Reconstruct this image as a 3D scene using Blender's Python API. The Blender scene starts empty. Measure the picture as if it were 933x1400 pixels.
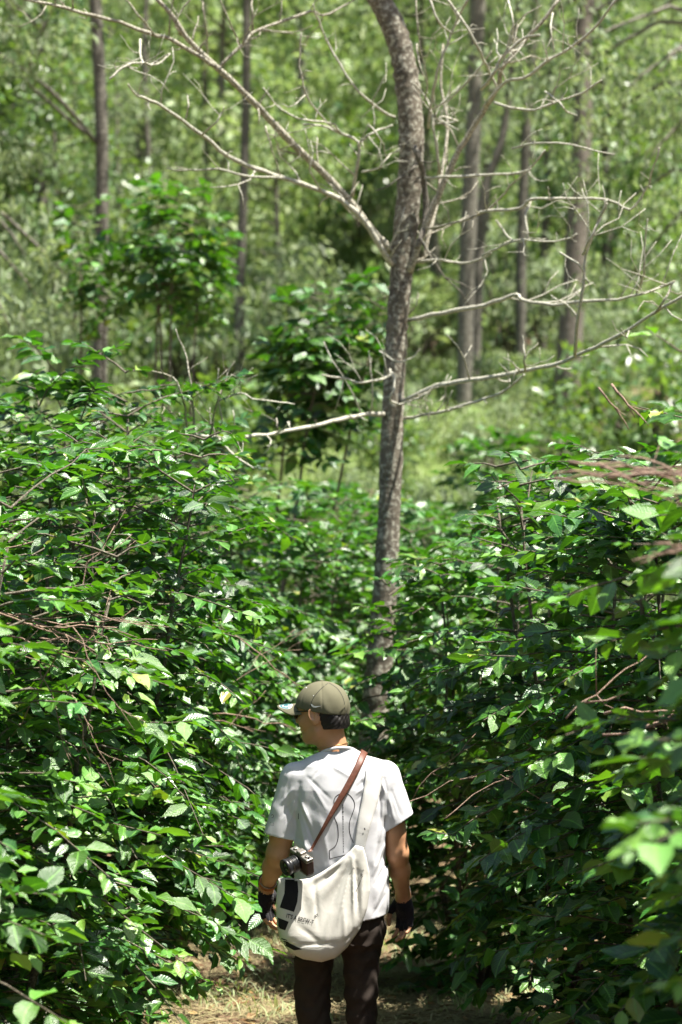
import bpy, math, random
import numpy as np
from mathutils import Vector, Matrix
from mathutils.bvhtree import BVHTree
sc = bpy.context.scene
COL = sc.collection
random.seed(7)

# ------------------------------------------------------------------ camera, sky, sun, exposure
CAMZ = 2.1
FPX = 85.0 / 36.0 * 1400.0                   # focal length in photo pixels
PITCH = math.atan(100.0 / FPX)               # horizon sits 100 px below the picture's centre
cam_d = bpy.data.cameras.new('camera'); cam = bpy.data.objects.new('camera', cam_d); COL.objects.link(cam)
cam_d.sensor_fit = 'VERTICAL'; cam_d.sensor_height = 36; cam_d.sensor_width = 24; cam_d.lens = 85
cam_d.clip_start = 0.1; cam_d.clip_end = 2000
cam.location = (0, 0, CAMZ); cam.rotation_euler = (math.pi / 2 + PITCH, 0, 0)
cam_d.dof.use_dof = True; cam_d.dof.focus_distance = 9.6; cam_d.dof.aperture_fstop = 2.5; cam_d.dof.aperture_blades = 9
sc.camera = cam
SUN_DIR = Vector((0.36, -0.13, 1.0)).normalized()       # towards the sun
elev = math.asin(SUN_DIR.z); az = math.atan2(SUN_DIR.x, SUN_DIR.y)
w = bpy.data.worlds.new('World'); sc.world = w; w.use_nodes = True
nt = w.node_tree; bg = nt.nodes['Background']
sky = nt.nodes.new('ShaderNodeTexSky'); sky.sky_type = 'NISHITA'; sky.sun_disc = False
sky.sun_elevation = elev; sky.sun_rotation = az; sky.air_density = 1.0; sky.dust_density = 2.0
nt.links.new(sky.outputs[0], bg.inputs[0]); bg.inputs[1].default_value = 0.055
sl = bpy.data.lights.new('sun', 'SUN'); sl.energy = 5.0; sl.angle = math.radians(0.53); sl.color = (1.0, 0.95, 0.86)
so = bpy.data.objects.new('sun', sl); COL.objects.link(so); so.location = (5, 0, 40)
so.rotation_euler = SUN_DIR.to_track_quat('Z', 'Y').to_euler()
sc.view_settings.view_transform = 'Standard'; sc.view_settings.look = 'None'
sc.view_settings.exposure = 1.62; sc.view_settings.gamma = 1.0; sc.view_settings.use_curve_mapping = False
sc.render.engine = 'CYCLES'
cy = sc.cycles
cy.max_bounces = 7; cy.diffuse_bounces = 3; cy.glossy_bounces = 2; cy.transmission_bounces = 6; cy.transparent_max_bounces = 6
cy.caustics_reflective = False; cy.caustics_refractive = False
cy.use_denoising = True
cy.sample_clamp_indirect = 6.0

CF = Vector((0, math.cos(PITCH), math.sin(PITCH))); CU = Vector((0, -math.sin(PITCH), math.cos(PITCH)))
def P(px, py, y):
    """world point seen at photo pixel (px, py) that lies at distance y along the ground axis"""
    r = CF + CU * ((700 - py) / FPX) + Vector(((px - 466.5) / FPX, 0, 0))
    return Vector((0, 0, CAMZ)) + r * (y / r.y)
def PX(V):
    """photo pixels and depth of world points"""
    V = np.asarray(V, float); d = V - np.array([0, 0, CAMZ])
    dep = d @ np.array(CF); up = d @ np.array(CU)
    dep = np.maximum(dep, 0.05)
    return 466.5 + FPX * d[:, 0] / dep, 700 - FPX * up / dep, dep

# ------------------------------------------------------------------ node helpers
def mat(name):
    m = bpy.data.materials.new(name); m.use_nodes = True
    n = m.node_tree.nodes; l = m.node_tree.links
    return m, n, l, n['Principled BSDF'], n['Material Output']
def ramp(n, stops, interp='LINEAR'):
    r = n.new('ShaderNodeValToRGB'); cr = r.color_ramp; cr.interpolation = interp
    while len(cr.elements) < len(stops): cr.elements.new(0.5)
    for e, (p, c) in zip(cr.elements, stops):
        e.position = p; e.color = (*c, 1) if len(c) == 3 else c
    return r
def noise(n, l, scale, detail=4, rough=.55, coord='Object', dist=0.0, stretch=None):
    tc = n.new('ShaderNodeTexCoord'); t = n.new('ShaderNodeTexNoise')
    t.inputs['Scale'].default_value = scale; t.inputs['Detail'].default_value = detail
    t.inputs['Roughness'].default_value = rough; t.inputs['Distortion'].default_value = dist
    if stretch:
        mp = n.new('ShaderNodeMapping'); mp.inputs['Scale'].default_value = stretch
        l.new(tc.outputs[coord], mp.inputs[0]); l.new(mp.outputs[0], t.inputs[0])
    else: l.new(tc.outputs[coord], t.inputs[0])
    return t
def math_n(n, l, op, a, b=None):
    m = n.new('ShaderNodeMath'); m.operation = op
    for i, v in enumerate((a, b)):
        if v is None: continue
        if isinstance(v, (int, float)): m.inputs[i].default_value = v
        else: l.new(v, m.inputs[i])
    return m.outputs[0]
def mixc(n, l, fac, a, b, blend='MIX'):
    m = n.new('ShaderNodeMix'); m.data_type = 'RGBA'; m.blend_type = blend
    for s, v in ((m.inputs[0], fac), (m.inputs[6], a), (m.inputs[7], b)):
        if isinstance(v, (int, float)): s.default_value = v
        elif isinstance(v, tuple): s.default_value = (*v, 1)
        else: l.new(v, s)
    return m.outputs[2]
def bump(n, l, h, strength, dist=0.01):
    b = n.new('ShaderNodeBump'); b.inputs['Strength'].default_value = strength; b.inputs['Distance'].default_value = dist
    l.new(h, b.inputs['Height']); return b.outputs[0]

def leaf_mat(name, cols, rough=.3, spec=.5, trans=.28, tcol=None, lightc=None, veins=True):
    """lf attribute: R along the leaf, G distance from the midrib, B and A random per leaf"""
    m, n, l, bs, out = mat(name); lightc = lightc or cols[-1]
    at = n.new('ShaderNodeAttribute'); at.attribute_name = 'lf'
    sp = n.new('ShaderNodeSeparateColor'); l.new(at.outputs['Color'], sp.inputs[0])
    k = len(cols)
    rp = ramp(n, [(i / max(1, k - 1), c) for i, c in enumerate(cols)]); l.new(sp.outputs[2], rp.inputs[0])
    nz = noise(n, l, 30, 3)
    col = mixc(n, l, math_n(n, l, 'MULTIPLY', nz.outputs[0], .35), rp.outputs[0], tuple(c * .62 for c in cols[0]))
    hsv = n.new('ShaderNodeHueSaturation'); l.new(col, hsv.inputs['Color'])
    l.new(math_n(n, l, 'MULTIPLY_ADD', at.outputs['Alpha'], .05), hsv.inputs['Hue'])
    hsv.inputs['Hue'].default_value = .5
    mm = n.new('ShaderNodeMath'); mm.operation = 'MULTIPLY_ADD'; l.new(at.outputs['Alpha'], mm.inputs[0])
    mm.inputs[1].default_value = .04; mm.inputs[2].default_value = .48; l.new(mm.outputs[0], hsv.inputs['Hue'])
    l.new(math_n(n, l, 'ADD', math_n(n, l, 'MULTIPLY', at.outputs['Alpha'], .5), .75), hsv.inputs['Value'])
    col = hsv.outputs[0]
    if veins:
        rib = ramp(n, [(0, (1, 1, 1)), (.05, (1, 1, 1)), (.10, (0, 0, 0))]); l.new(sp.outputs[1], rib.inputs[0])
        ph = math_n(n, l, 'SUBTRACT', math_n(n, l, 'MULTIPLY', sp.outputs[0], 62), math_n(n, l, 'MULTIPLY', sp.outputs[1], 11))
        sn = math_n(n, l, 'SINE', ph)
        vein = math_n(n, l, 'MULTIPLY', math_n(n, l, 'POWER', math_n(n, l, 'MAXIMUM', sn, 0.0), 8.0), .35)
        vm = math_n(n, l, 'MAXIMUM', rib.outputs[0], vein)
        col = mixc(n, l, math_n(n, l, 'MULTIPLY', vm, .5), col, tuple(min(1, c * 2.0 + .02) for c in lightc))
        l.new(bump(n, l, math_n(n, l, 'ADD', math_n(n, l, 'MULTIPLY', sn, .12), math_n(n, l, 'MULTIPLY', noise(n, l, 45, 2, .5).outputs[0], 1.0)), .38, .012), bs.inputs['Normal'])
    geo = n.new('ShaderNodeNewGeometry')
    dull = mixc(n, l, .25, col, tuple(min(1, c * 1.25 + .01) for c in lightc))
    col = mixc(n, l, geo.outputs['Backfacing'], col, dull)
    l.new(col, bs.inputs['Base Color'])
    rr = math_n(n, l, 'ADD', math_n(n, l, 'MULTIPLY', geo.outputs['Backfacing'], .35), math_n(n, l, 'MULTIPLY_ADD', at.outputs['Alpha'], .12))
    mr = n.new('ShaderNodeMath'); mr.operation = 'MULTIPLY_ADD'; l.new(at.outputs['Alpha'], mr.inputs[0]); mr.inputs[1].default_value = .16; mr.inputs[2].default_value = rough
    rr = math_n(n, l, 'ADD', mr.outputs[0], math_n(n, l, 'MULTIPLY', geo.outputs['Backfacing'], .3))
    l.new(rr, bs.inputs['Roughness']); bs.inputs['Specular IOR Level'].default_value = spec
    tr = n.new('ShaderNodeBsdfTranslucent')
    tm = mixc(n, l, 1.0, col, tcol or (2.2, 2.0, .5), 'MULTIPLY'); l.new(tm, tr.inputs[0])
    ms = n.new('ShaderNodeMixShader'); ms.inputs[0].default_value = trans
    l.new(bs.outputs[0], ms.inputs[1]); l.new(tr.outputs[0], ms.inputs[2]); l.new(ms.outputs[0], out.inputs[0])
    return m

def bark_mat(name, dark, mid, light, scale=18, spots=.62, rough=.9):
    m, n, l, bs, out = mat(name)
    a = noise(n, l, scale, 6, .65, stretch=(1, 1, .45)); b = noise(n, l, scale * 2.6, 5, .6); c = noise(n, l, scale * .8, 3, .5, stretch=(1, 1, 2.6))
    r1 = ramp(n, [(.3, dark), (.55, mid), (.75, tuple(x * 1.25 for x in mid))]); l.new(a.outputs[0], r1.inputs[0])
    r2 = ramp(n, [(spots - .07, (0, 0, 0)), (spots + .08, (1, 1, 1))]); l.new(b.outputs[0], r2.inputs[0])
    r3 = ramp(n, [(.5, (0, 0, 0)), (.62, (.8, .8, .8))]); l.new(c.outputs[0], r3.inputs[0])
    col = mixc(n, l, r3.outputs[0], r1.outputs[0], tuple(x * .7 for x in mid))
    col = mixc(n, l, r2.outputs[0], col, light)
    l.new(col, bs.inputs['Base Color']); bs.inputs['Roughness'].default_value = rough
    h = math_n(n, l, 'ADD', a.outputs[0], math_n(n, l, 'MULTIPLY', b.outputs[0], .6))
    l.new(bump(n, l, h, .9, .012), bs.inputs['Normal'])
    return m
def plain_mat(name, col, rough=.7, var=.12, scale=40, spec=.4, bump_s=.15, metal=0.0, bd=.004):
    m, n, l, bs, out = mat(name)
    t = noise(n, l, scale, 5, .6)
    r = ramp(n, [(.3, tuple(c * (1 - var) for c in col)), (.7, tuple(min(1, c * (1 + var)) for c in col))]); l.new(t.outputs[0], r.inputs[0])
    l.new(r.outputs[0], bs.inputs['Base Color']); bs.inputs['Roughness'].default_value = rough
    bs.inputs['Specular IOR Level'].default_value = spec; bs.inputs['Metallic'].default_value = metal
    if bump_s: l.new(bump(n, l, t.outputs[0], bump_s, bd), bs.inputs['Normal'])
    return m

M = {}
M['coffee_leaf'] = leaf_mat('coffee_leaf', [(.008, .040, .006), (.019, .086, .010), (.038, .140, .014), (.080, .215, .022), (.185, .330, .045), (.36, .34, .06)], rough=.30, spec=1.0, trans=.19, tcol=(1.7, 2.0, .3), lightc=(.10, .25, .03))
M['shrub_leaf'] = leaf_mat('shrub_leaf', [(.055, .105, .035), (.12, .20, .07), (.22, .32, .13)], rough=.32, spec=.7, trans=.26, tcol=(1.7, 1.8, .4), veins=False)
M['pale_leaf'] = leaf_mat('pale_leaf', [(.13, .18, .085), (.24, .30, .165), (.38, .44, .30)], rough=.55, spec=.3, trans=.36, tcol=(1.25, 1.35, .75), veins=False)
M['lime_leaf'] = leaf_mat('lime_leaf', [(.15, .215, .075), (.28, .365, .155), (.43, .51, .29)], rough=.48, spec=.4, trans=.32, tcol=(1.2, 1.3, .7), veins=False)
M['grass'] = leaf_mat('grass_blade', [(.15, .20, .08), (.26, .33, .155), (.42, .47, .28)], rough=.5, spec=.4, trans=.3, tcol=(1.4, 1.5, .6), veins=False)
M['straw'] = leaf_mat('straw', [(.14, .09, .05), (.24, .19, .10), (.20, .21, .08), (.42, .36, .21)], rough=.7, spec=.25, trans=.1, tcol=(1, 1, 1), veins=False)
M['dry_leaf'] = leaf_mat('dry_leaf', [(.12, .06, .025), (.22, .12, .05), (.30, .19, .09)], rough=.7, spec=.25, trans=.1, tcol=(1, 1, 1), veins=False)
M['bark'] = bark_mat('bark', (.040, .033, .023), (.135, .115, .083), (.36, .35, .28), 13, .56)
M['bark_dark'] = bark_mat('bark_dark', (.045, .040, .030), (.11, .098, .078), (.25, .235, .19), 14, .58)
M['bark_grey'] = bark_mat('bark_grey', (.07, .062, .048), (.16, .145, .115), (.34, .33, .27), 12, .6)
M['bark_red'] = bark_mat('bark_red', (.07, .058, .045), (.15, .125, .098), (.27, .24, .20), 12, .58)
M['dead_wood'] = bark_mat('dead_wood', (.19, .18, .135), (.40, .385, .30), (.58, .57, .48), 45, .52)
M['branch_brown'] = bark_mat('branch_brown', (.10, .085, .06), (.25, .225, .165), (.50, .48, .39), 40, .52)
M['coffee_stem'] = bark_mat('coffee_stem', (.05, .04, .028), (.12, .10, .07), (.26, .24, .18), 40, .6)
M['twig'] = bark_mat('dry_twig', (.14, .085, .06), (.30, .20, .145), (.46, .35, .28), 60, .6)

# ------------------------------------------------------------------ mesh helpers
def tagp(o, label=None, cat=None, group=None, kind=None):
    for k, v in (('label', label), ('category', cat), ('group', group), ('kind', kind)):
        if v: o[k] = v
    return o
def link(name, data, parent=None, loc=None):
    o = bpy.data.objects.new(name, data); COL.objects.link(o)
    if parent: o.parent = parent
    if loc is not None: o.location = loc
    return o
def empty(name, loc, rz=0, s=1):
    o = link(name, None, None, loc); o.rotation_euler = (0, 0, rz); o.scale = (s, s, s); o.empty_display_size = .1
    return o
def mesh(name, V, quads=None, tris=None, m=None, attr=None, flat=False):
    V = np.asarray(V, np.float32); q = np.asarray(quads if quads is not None else [], np.int32).reshape(-1, 4)
    t = np.asarray(tris if tris is not None else [], np.int32).reshape(-1, 3)
    me = bpy.data.meshes.new(name); me.vertices.add(len(V)); me.vertices.foreach_set('co', V.ravel())
    nl = q.size + t.size; me.loops.add(nl); me.polygons.add(len(q) + len(t))
    me.loops.foreach_set('vertex_index', np.concatenate([q.ravel(), t.ravel()]).astype(np.int32))
    st = np.concatenate([np.arange(len(q)) * 4, q.size + np.arange(len(t)) * 3]).astype(np.int32)
    me.polygons.foreach_set('loop_start', st)
    if attr is not None:
        a = me.attributes.new('lf', 'FLOAT_COLOR', 'POINT'); a.data.foreach_set('color', np.asarray(attr, np.float32).ravel())
    if m is not None: me.materials.append(m)
    me.update(calc_edges=True)
    if flat: me.shade_flat()
    return me
class Geo:
    """collects quads and triangles for one mesh"""
    def __init__(s): s.V = []; s.Q = []; s.T = []; s.n = 0
    def add(s, V, Q=None, T=None):
        V = np.asarray(V, float); s.V.append(V)
        if Q is not None and len(Q): s.Q.append(np.asarray(Q) + s.n)
        if T is not None and len(T): s.T.append(np.asarray(T) + s.n)
        s.n += len(V)
    def tube(s, pts, rad, k=6, cap=True, rough=0.0, rng=None):
        pts = np.asarray([tuple(p) for p in pts], float); m = len(pts)
        rad = np.broadcast_to(np.asarray(rad, float), (m,))
        t = np.gradient(pts, axis=0); t /= np.linalg.norm(t, axis=1)[:, None] + 1e-9
        ref = np.array([0, 1.0, 0]) if abs(t[:, 1]).mean() < .8 else np.array([1.0, 0, 0])
        u = np.cross(t, ref); u /= np.linalg.norm(u, axis=1)[:, None] + 1e-9; v = np.cross(t, u)
        a = np.arange(k) * 2 * np.pi / k
        r = rad[:, None] * np.ones((1, k))
        if rough and rng is not None: r = r * (1 + rough * rng.standard_normal((m, k)))
        V = pts[:, None] + r[..., None] * (np.cos(a)[None, :, None] * u[:, None] + np.sin(a)[None, :, None] * v[:, None])
        i = np.arange(m - 1)[:, None] * k; j = np.arange(k)[None]; j2 = (j + 1) % k
        Q = np.stack([i + j, i + j2, i + k + j2, i + k + j], -1).reshape(-1, 4)
        V = V.reshape(-1, 3)
        T = []
        if cap:
            V = np.vstack([V, pts[0], pts[-1]])
            T = [(m * k, (q + 1) % k, q) for q in range(k)] + [(m * k + 1, (m - 1) * k + q, (m - 1) * k + (q + 1) % k) for q in range(k)]
        s.add(V, Q, T)
    def box(s, c, h, R=None):
        c = np.array(c, float); h = np.array(h, float)
        V = np.array([(x, y, z) for x in (-1, 1) for y in (-1, 1) for z in (-1, 1)], float) * h
        if R is not None: V = V @ np.array(R).T
        s.add(V + c, [(0, 1, 3, 2), (4, 6, 7, 5), (0, 4, 5, 1), (2, 3, 7, 6), (0, 2, 6, 4), (1, 5, 7, 3)])
    def mesh(s, name, m=None, flat=False, off=(0, 0, 0)):
        V = np.vstack(s.V) - np.array(off); Q = np.vstack(s.Q) if s.Q else None; T = np.vstack(s.T) if s.T else None
        return mesh(name, V, Q, T, m, None, flat)
def smooth_path(pts, n=4):
    """Catmull-Rom through rows of any width"""
    p = np.asarray(pts, float); p = np.vstack([2 * p[0] - p[1], p, 2 * p[-1] - p[-2]]); out = []
    for i in range(1, len(p) - 2):
        for t in np.arange(n) / n:
            a, b, c, d = p[i - 1], p[i], p[i + 1], p[i + 2]
            out.append(.5 * (2 * b + (c - a) * t + (2 * a - 5 * b + 4 * c - d) * t * t + (3 * b - a - 3 * c + d) * t ** 3))
    out.append(p[-2]); return np.array(out)
def unit(v): return v / (np.linalg.norm(v, axis=-1, keepdims=True) + 1e-9)

# ------------------------------------------------------------------ leaves
def leaf_shape(kind, k):
    """one leaf of unit length along +y, face up +z; returns V, Q, T, (u, |v|)"""
    r = np.random.default_rng(50 + k)
    if kind == 'broad':      # ovate, pointed tip, wavy rim, folded along the midrib
        us = np.array([.14, .36, .60, .82]); ws = np.array([.62, 1.0, .90, .46]) * .245 * r.uniform(.88, 1.12)
        fold = r.uniform(.05, .45); droop = r.uniform(-.08, .34); ph = r.uniform(0, 6); wav = r.uniform(.15, .42)
    elif kind == 'mid':
        us = np.array([.3, .7]); ws = np.array([.95, .80]) * .25; fold = r.uniform(.05, .4); droop = r.uniform(.0, .32); ph = 0; wav = .12
    else:                    # narrow
        us = np.array([.45]); ws = np.array([.14 if kind == 'narrow' else .24]); fold = .25; droop = .25; ph = 0; wav = 0
    bend = r.uniform(-.06, .06)
    V = [(0, 0, 0)]; uv = [(0, 0)]
    for i, (u, ww) in enumerate(zip(us, ws)):
        z = -droop * u * u; x = bend * math.sin(u * 3)
        V.append((x, u, z)); uv.append((u, 0))
        for sd in (-1, 1):
            V.append((x + sd * ww, u + .02, z + fold * ww + wav * ww * math.sin(ph + i * 2.3 + sd))); uv.append((u, 1))
    V.append((0, 1, -droop)); uv.append((1, 0))
    Q = []; T = [(0, 1, 2), (0, 3, 1)]; n = len(us)
    for i in range(n - 1):
        a = 1 + 3 * i; b = a + 3
        Q += [(a, b, b + 1, a + 1), (a, a + 2, b + 2, b)]
    e = 1 + 3 * n; a = 1 + 3 * (n - 1)
    T += [(a, e, a + 1), (a, a + 2, e)]
    # faces wound to look up
    return np.array(V, float), np.array(Q, int).reshape(-1, 4), np.array(T, int), np.array(uv, float)
SHAPES = {kd: [leaf_shape(kd, i) for i in range(8)] for kd in ('broad', 'mid', 'narrow', 'small')}
def leaf_frames(D, N):
    D = unit(D); N = unit(N - D * (N * D).sum(-1, keepdims=True)); S = np.cross(D, N); return S, D, N
def leaf_batch(name, kind, pos, D, N, size, k, rnd, m):
    """all leaves joined into one mesh"""
    S, D, N = leaf_frames(D, N); Vs, Qs, Ts, As = [], [], [], []; off = 0
    for q in range(8):
        ix = np.where(k == q)[0]
        if not len(ix): continue
        V, Q, T, uv = SHAPES[kind][q]; nv = len(V); s = size[ix][:, None, None]
        W = pos[ix][:, None] + s * (V[None, :, 0:1] * S[ix][:, None] + V[None, :, 1:2] * D[ix][:, None] + V[None, :, 2:3] * N[ix][:, None])
        base = off + np.arange(len(ix))[:, None, None] * nv
        if len(Q): Qs.append((Q[None] + base).reshape(-1, 4))
        Ts.append((T[None] + base).reshape(-1, 3))
        a = np.empty((len(ix), nv, 4)); a[..., 0:2] = uv[None]; a[..., 2:4] = rnd[ix][:, None]
        Vs.append(W.reshape(-1, 3)); As.append(a.reshape(-1, 4)); off += len(ix) * nv
    return mesh(name, np.vstack(Vs), np.vstack(Qs) if Qs else None, np.vstack(Ts), m, np.vstack(As))

# ------------------------------------------------------------------ terrain
def wob(x, y, s=1.0, ph=0.0):
    return (np.sin(x * 1.3 * s + ph + 1.7 * np.sin(y * .9 * s)) + np.sin(y * 1.7 * s + 2.1 * ph + np.sin(x * 1.1 * s + 1)) + .5 * np.sin((x + y) * 3.1 * s + ph)) / 2.5
def hgt(x, y):
    x = np.asarray(x, float); y = np.asarray(y, float)
    t = (y - 19.5) / 1.8
    soft = 1.8 * np.where(t > 30, t, np.log1p(np.exp(np.minimum(t, 30))))
    h = .35 * np.minimum(soft, 95) + .06 * np.clip(soft - 25, 0, 60) + .05 * np.clip(soft - 95, 0, 200)
    h = h + np.clip(soft, 0, 20) * .012 * wob(x, y, .35, 1) * 4 + .02 * wob(x, y, 2.2) * np.clip(np.abs(x) + soft, 0, 1)
    h = h - np.clip(-y, 0, 60) * .05
    side = np.clip(np.abs(x) - .9, 0, 1.2)
    return h + .07 * side + .012 * wob(x, y, 7, 3)
def ground_grid():
    xs = np.concatenate([-np.geomspace(300, 3.2, 40), np.linspace(-3, 3, 121), np.geomspace(3.2, 300, 40)])
    ys = np.concatenate([-np.geomspace(160, 4.2, 18), np.linspace(-4, 8, 60), np.linspace(8.1, 20, 180), np.geomspace(20.2, 500, 110)])
    X, Y = np.meshgrid(xs, ys, indexing='ij'); nx, ny = X.shape
    V = np.stack([X, Y, hgt(X, Y)], -1).reshape(-1, 3)
    i = np.arange(nx - 1)[:, None] * ny + np.arange(ny - 1)[None]
    return V, np.stack([i, i + ny, i + ny + 1, i + 1], -1).reshape(-1, 4)
gm, n, l, bs, out = mat('ground_soil')
a = noise(n, l, 1.3, 6, .6); b = noise(n, l, 14, 6, .65); c = noise(n, l, 70, 4, .6)
soil = ramp(n, [(.3, (.085, .048, .030)), (.5, (.17, .10, .065)), (.68, (.27, .18, .12))]); l.new(b.outputs[0], soil.inputs[0])
lit = ramp(n, [(.42, (0, 0, 0)), (.6, (1, 1, 1))]); l.new(a.outputs[0], lit.inputs[0])
strawc = ramp(n, [(.35, (.16, .13, .06)), (.65, (.33, .29, .15))]); l.new(c.outputs[0], strawc.inputs[0])
col = mixc(n, l, math_n(n, l, 'MULTIPLY', lit.outputs[0], .55), soil.outputs[0], strawc.outputs[0])
# the grown-over hillside beyond the path is green
geo = n.new('ShaderNodeNewGeometry'); sx = n.new('ShaderNodeSeparateXYZ'); l.new(geo.outputs['Position'], sx.inputs[0])
hill = n.new('ShaderNodeMapRange'); hill.inputs[1].default_value = 19; hill.inputs[2].default_value = 24; l.new(sx.outputs[1], hill.inputs[0])
pat = ramp(n, [(.36, (.22, .15, .10)), (.42, (.09, .14, .035)), (.7, (.17, .23, .07))])
big = noise(n, l, .22, 5, .6); l.new(big.outputs[0], pat.inputs[0])
col = mixc(n, l, hill.outputs[0], col, pat.outputs[0])
l.new(col, bs.inputs['Base Color']); bs.inputs['Roughness'].default_value = .95; bs.inputs['Specular IOR Level'].default_value = .15
l.new(bump(n, l, math_n(n, l, 'ADD', b.outputs[0], math_n(n, l, 'MULTIPLY', c.outputs[0], .4)), 1.0, .05), bs.inputs['Normal'])
V, Q = ground_grid()
tagp(link('ground', mesh('ground', V, Q, None, gm)), kind='structure')

# ------------------------------------------------------------------ coffee bushes
BUSHES = []        # every bush waits here until it is known which of its leaves show largest
def coffee_bush(x, y, R, H, label, seed, stems=4, z0=.06, leaf=.135, lean=(0, 0), dens=1.0, group='coffee bushes lining the path', name='coffee_bush', flush=.25, parts=True, kind='broad', prof_p=1.0, shade=0.0):
    r = np.random.default_rng(seed); bz = float(hgt(x, y)); base = np.array([x, y, bz - .02])
    root = empty(name, base); tagp(root, label, 'bush', group)
    pos, D, N, sz, tint = [], [], [], [], []
    tw = Geo()
    for s in range(stems):
        a = s * 2 * np.pi / stems + r.uniform(-.5, .5); off = np.array([math.cos(a), math.sin(a), 0])
        h = H * r.uniform(.86, 1.0); spread = R * r.uniform(.15, .62)
        tt = np.linspace(0, 1, 12)
        st = base + off * (.05 + spread * tt ** .8)[:, None] + np.array([lean[0], lean[1], 0]) * (tt ** 1.3)[:, None]
        st[:, 2] = base[2] + h * tt; st[1:, :2] += r.normal(0, .012, (11, 2)).cumsum(0)
        g = Geo(); g.tube(st[:11], np.linspace(.019, .003, 12)[:11] * (H / 2.5) ** .5, 6, rough=.08, rng=r)
        gph = r.uniform(0, 6.28, 3)
        link('stem', g.mesh('stem', M['coffee_stem'], off=base), root)
        step = .062 / dens; nn = int(h * (1 - z0) / step); az = r.uniform(0, 6.28)
        for i in range(nn):
            f = z0 + (1 - z0) * (i + r.uniform(-.3, .3)) / nn; f = min(max(f, .01), .995)
            p0 = np.array([np.interp(f, tt, st[:, c]) for c in range(3)])
            az += np.pi / 2 + r.normal(0, .35)
            fz = (f - z0) / (1 - z0)
            prof = (min(1, .55 + fz * 1.4) * (1 - max(0, fz - .5) ** 1.9 * 2.0 * prof_p))
            for sd in (0, np.pi):
                aa = az + sd + r.normal(0, .2)
                # uneven growth: some sides reach out in tiers, others leave dark hollows
                gro = .5 + .5 * math.sin(f * h * 6.5 + gph[0] + 1.5 * math.sin(aa + gph[1])) * math.sin(2 * aa + gph[2] + f * h * 1.7)
                if r.random() < .40 - .38 * gro: continue
                hd = np.array([math.cos(aa), math.sin(aa), 0])
                # keep each branch inside the bush's own outline
                rel = p0[:2] - base[:2] - np.array(lean) * f ** 1.3
                room = -(rel @ hd[:2]) + math.sqrt(max(.01, (rel @ hd[:2]) ** 2 - rel @ rel + R * R))
                L = max(.14, room * prof * (.46 + .64 * gro) * r.uniform(.8, 1.12))
                up = r.uniform(.15, .6) if fz > .75 else r.uniform(.0, .38); drp = r.uniform(.12, .55) * L
                u = np.linspace(0, 1, 6)
                br = p0 + hd * (u * L)[:, None] + np.array([0, 0, 1]) * (up * u * L - drp * u * u * (.6 if fz > .8 else 1))[:, None]
                br += r.normal(0, .008, (6, 3)) * u[:, None]
                br[:, 2] = np.maximum(br[:, 2], base[2] + .05)
                tw.tube(br, np.linspace(.0052, .0018, 6), 4, cap=False)
                sp = leaf * r.uniform(.33, .46); nl = int(L * .86 / sp)
                if nl < 1: continue
                uu = 1 - np.arange(nl) * sp / L
                uu = uu[uu > .08]; uu = uu[r.random(len(uu)) > (.12 + .45 * (uu < .35))]
                tang = unit(np.gradient(br, axis=0)); bt = r.normal(0, .10)
                for side in (-1, 1):
                    m_ = len(uu)
                    if not m_: continue
                    pp = np.stack([np.interp(uu, u, br[:, c]) for c in range(3)], -1)
                    tg = unit(np.stack([np.interp(uu, u, tang[:, c]) for c in range(3)], -1))
                    sv = np.cross(tg, [0, 0, 1.0]) * side
                    fw = r.uniform(.25, .75, (m_, 1)) + (uu > .97)[:, None] * .6
                    d = unit(tg * fw + unit(sv) * .8 + np.array([0, 0, -1]) * r.uniform(-.22, .34, (m_, 1)) + r.normal(0, .16, (m_, 3)))
                    nv = np.array([0, 0, 1.0]) + r.normal(0, .38, (m_, 3)) + hd * r.uniform(-.05, .28)
                    pos.append(pp + d * .012); D.append(d); N.append(nv)
                    young = np.clip((uu - .8) * 5, 0, 1)
                    sz.append(leaf * r.uniform(.55, 1.32, m_) * (1 - .45 * (uu > .97)))
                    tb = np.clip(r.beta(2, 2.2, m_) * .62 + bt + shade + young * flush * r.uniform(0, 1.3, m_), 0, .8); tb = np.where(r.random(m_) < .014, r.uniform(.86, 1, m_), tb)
                    tint.append(np.stack([tb, r.random(m_)], -1))
    pos, D, N, sz, tint = map(np.concatenate, (pos, D, N, sz, tint))
    tagp(link('branch', tw.mesh('branch', M['coffee_stem'], off=base), root), kind='stuff')
    BUSHES.append(dict(root=root, base=base, pos=pos, D=D, N=N, size=sz, tint=tint, k=r.integers(0, 8, len(sz)), parts=parts, kind=kind))
    return root

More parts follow.
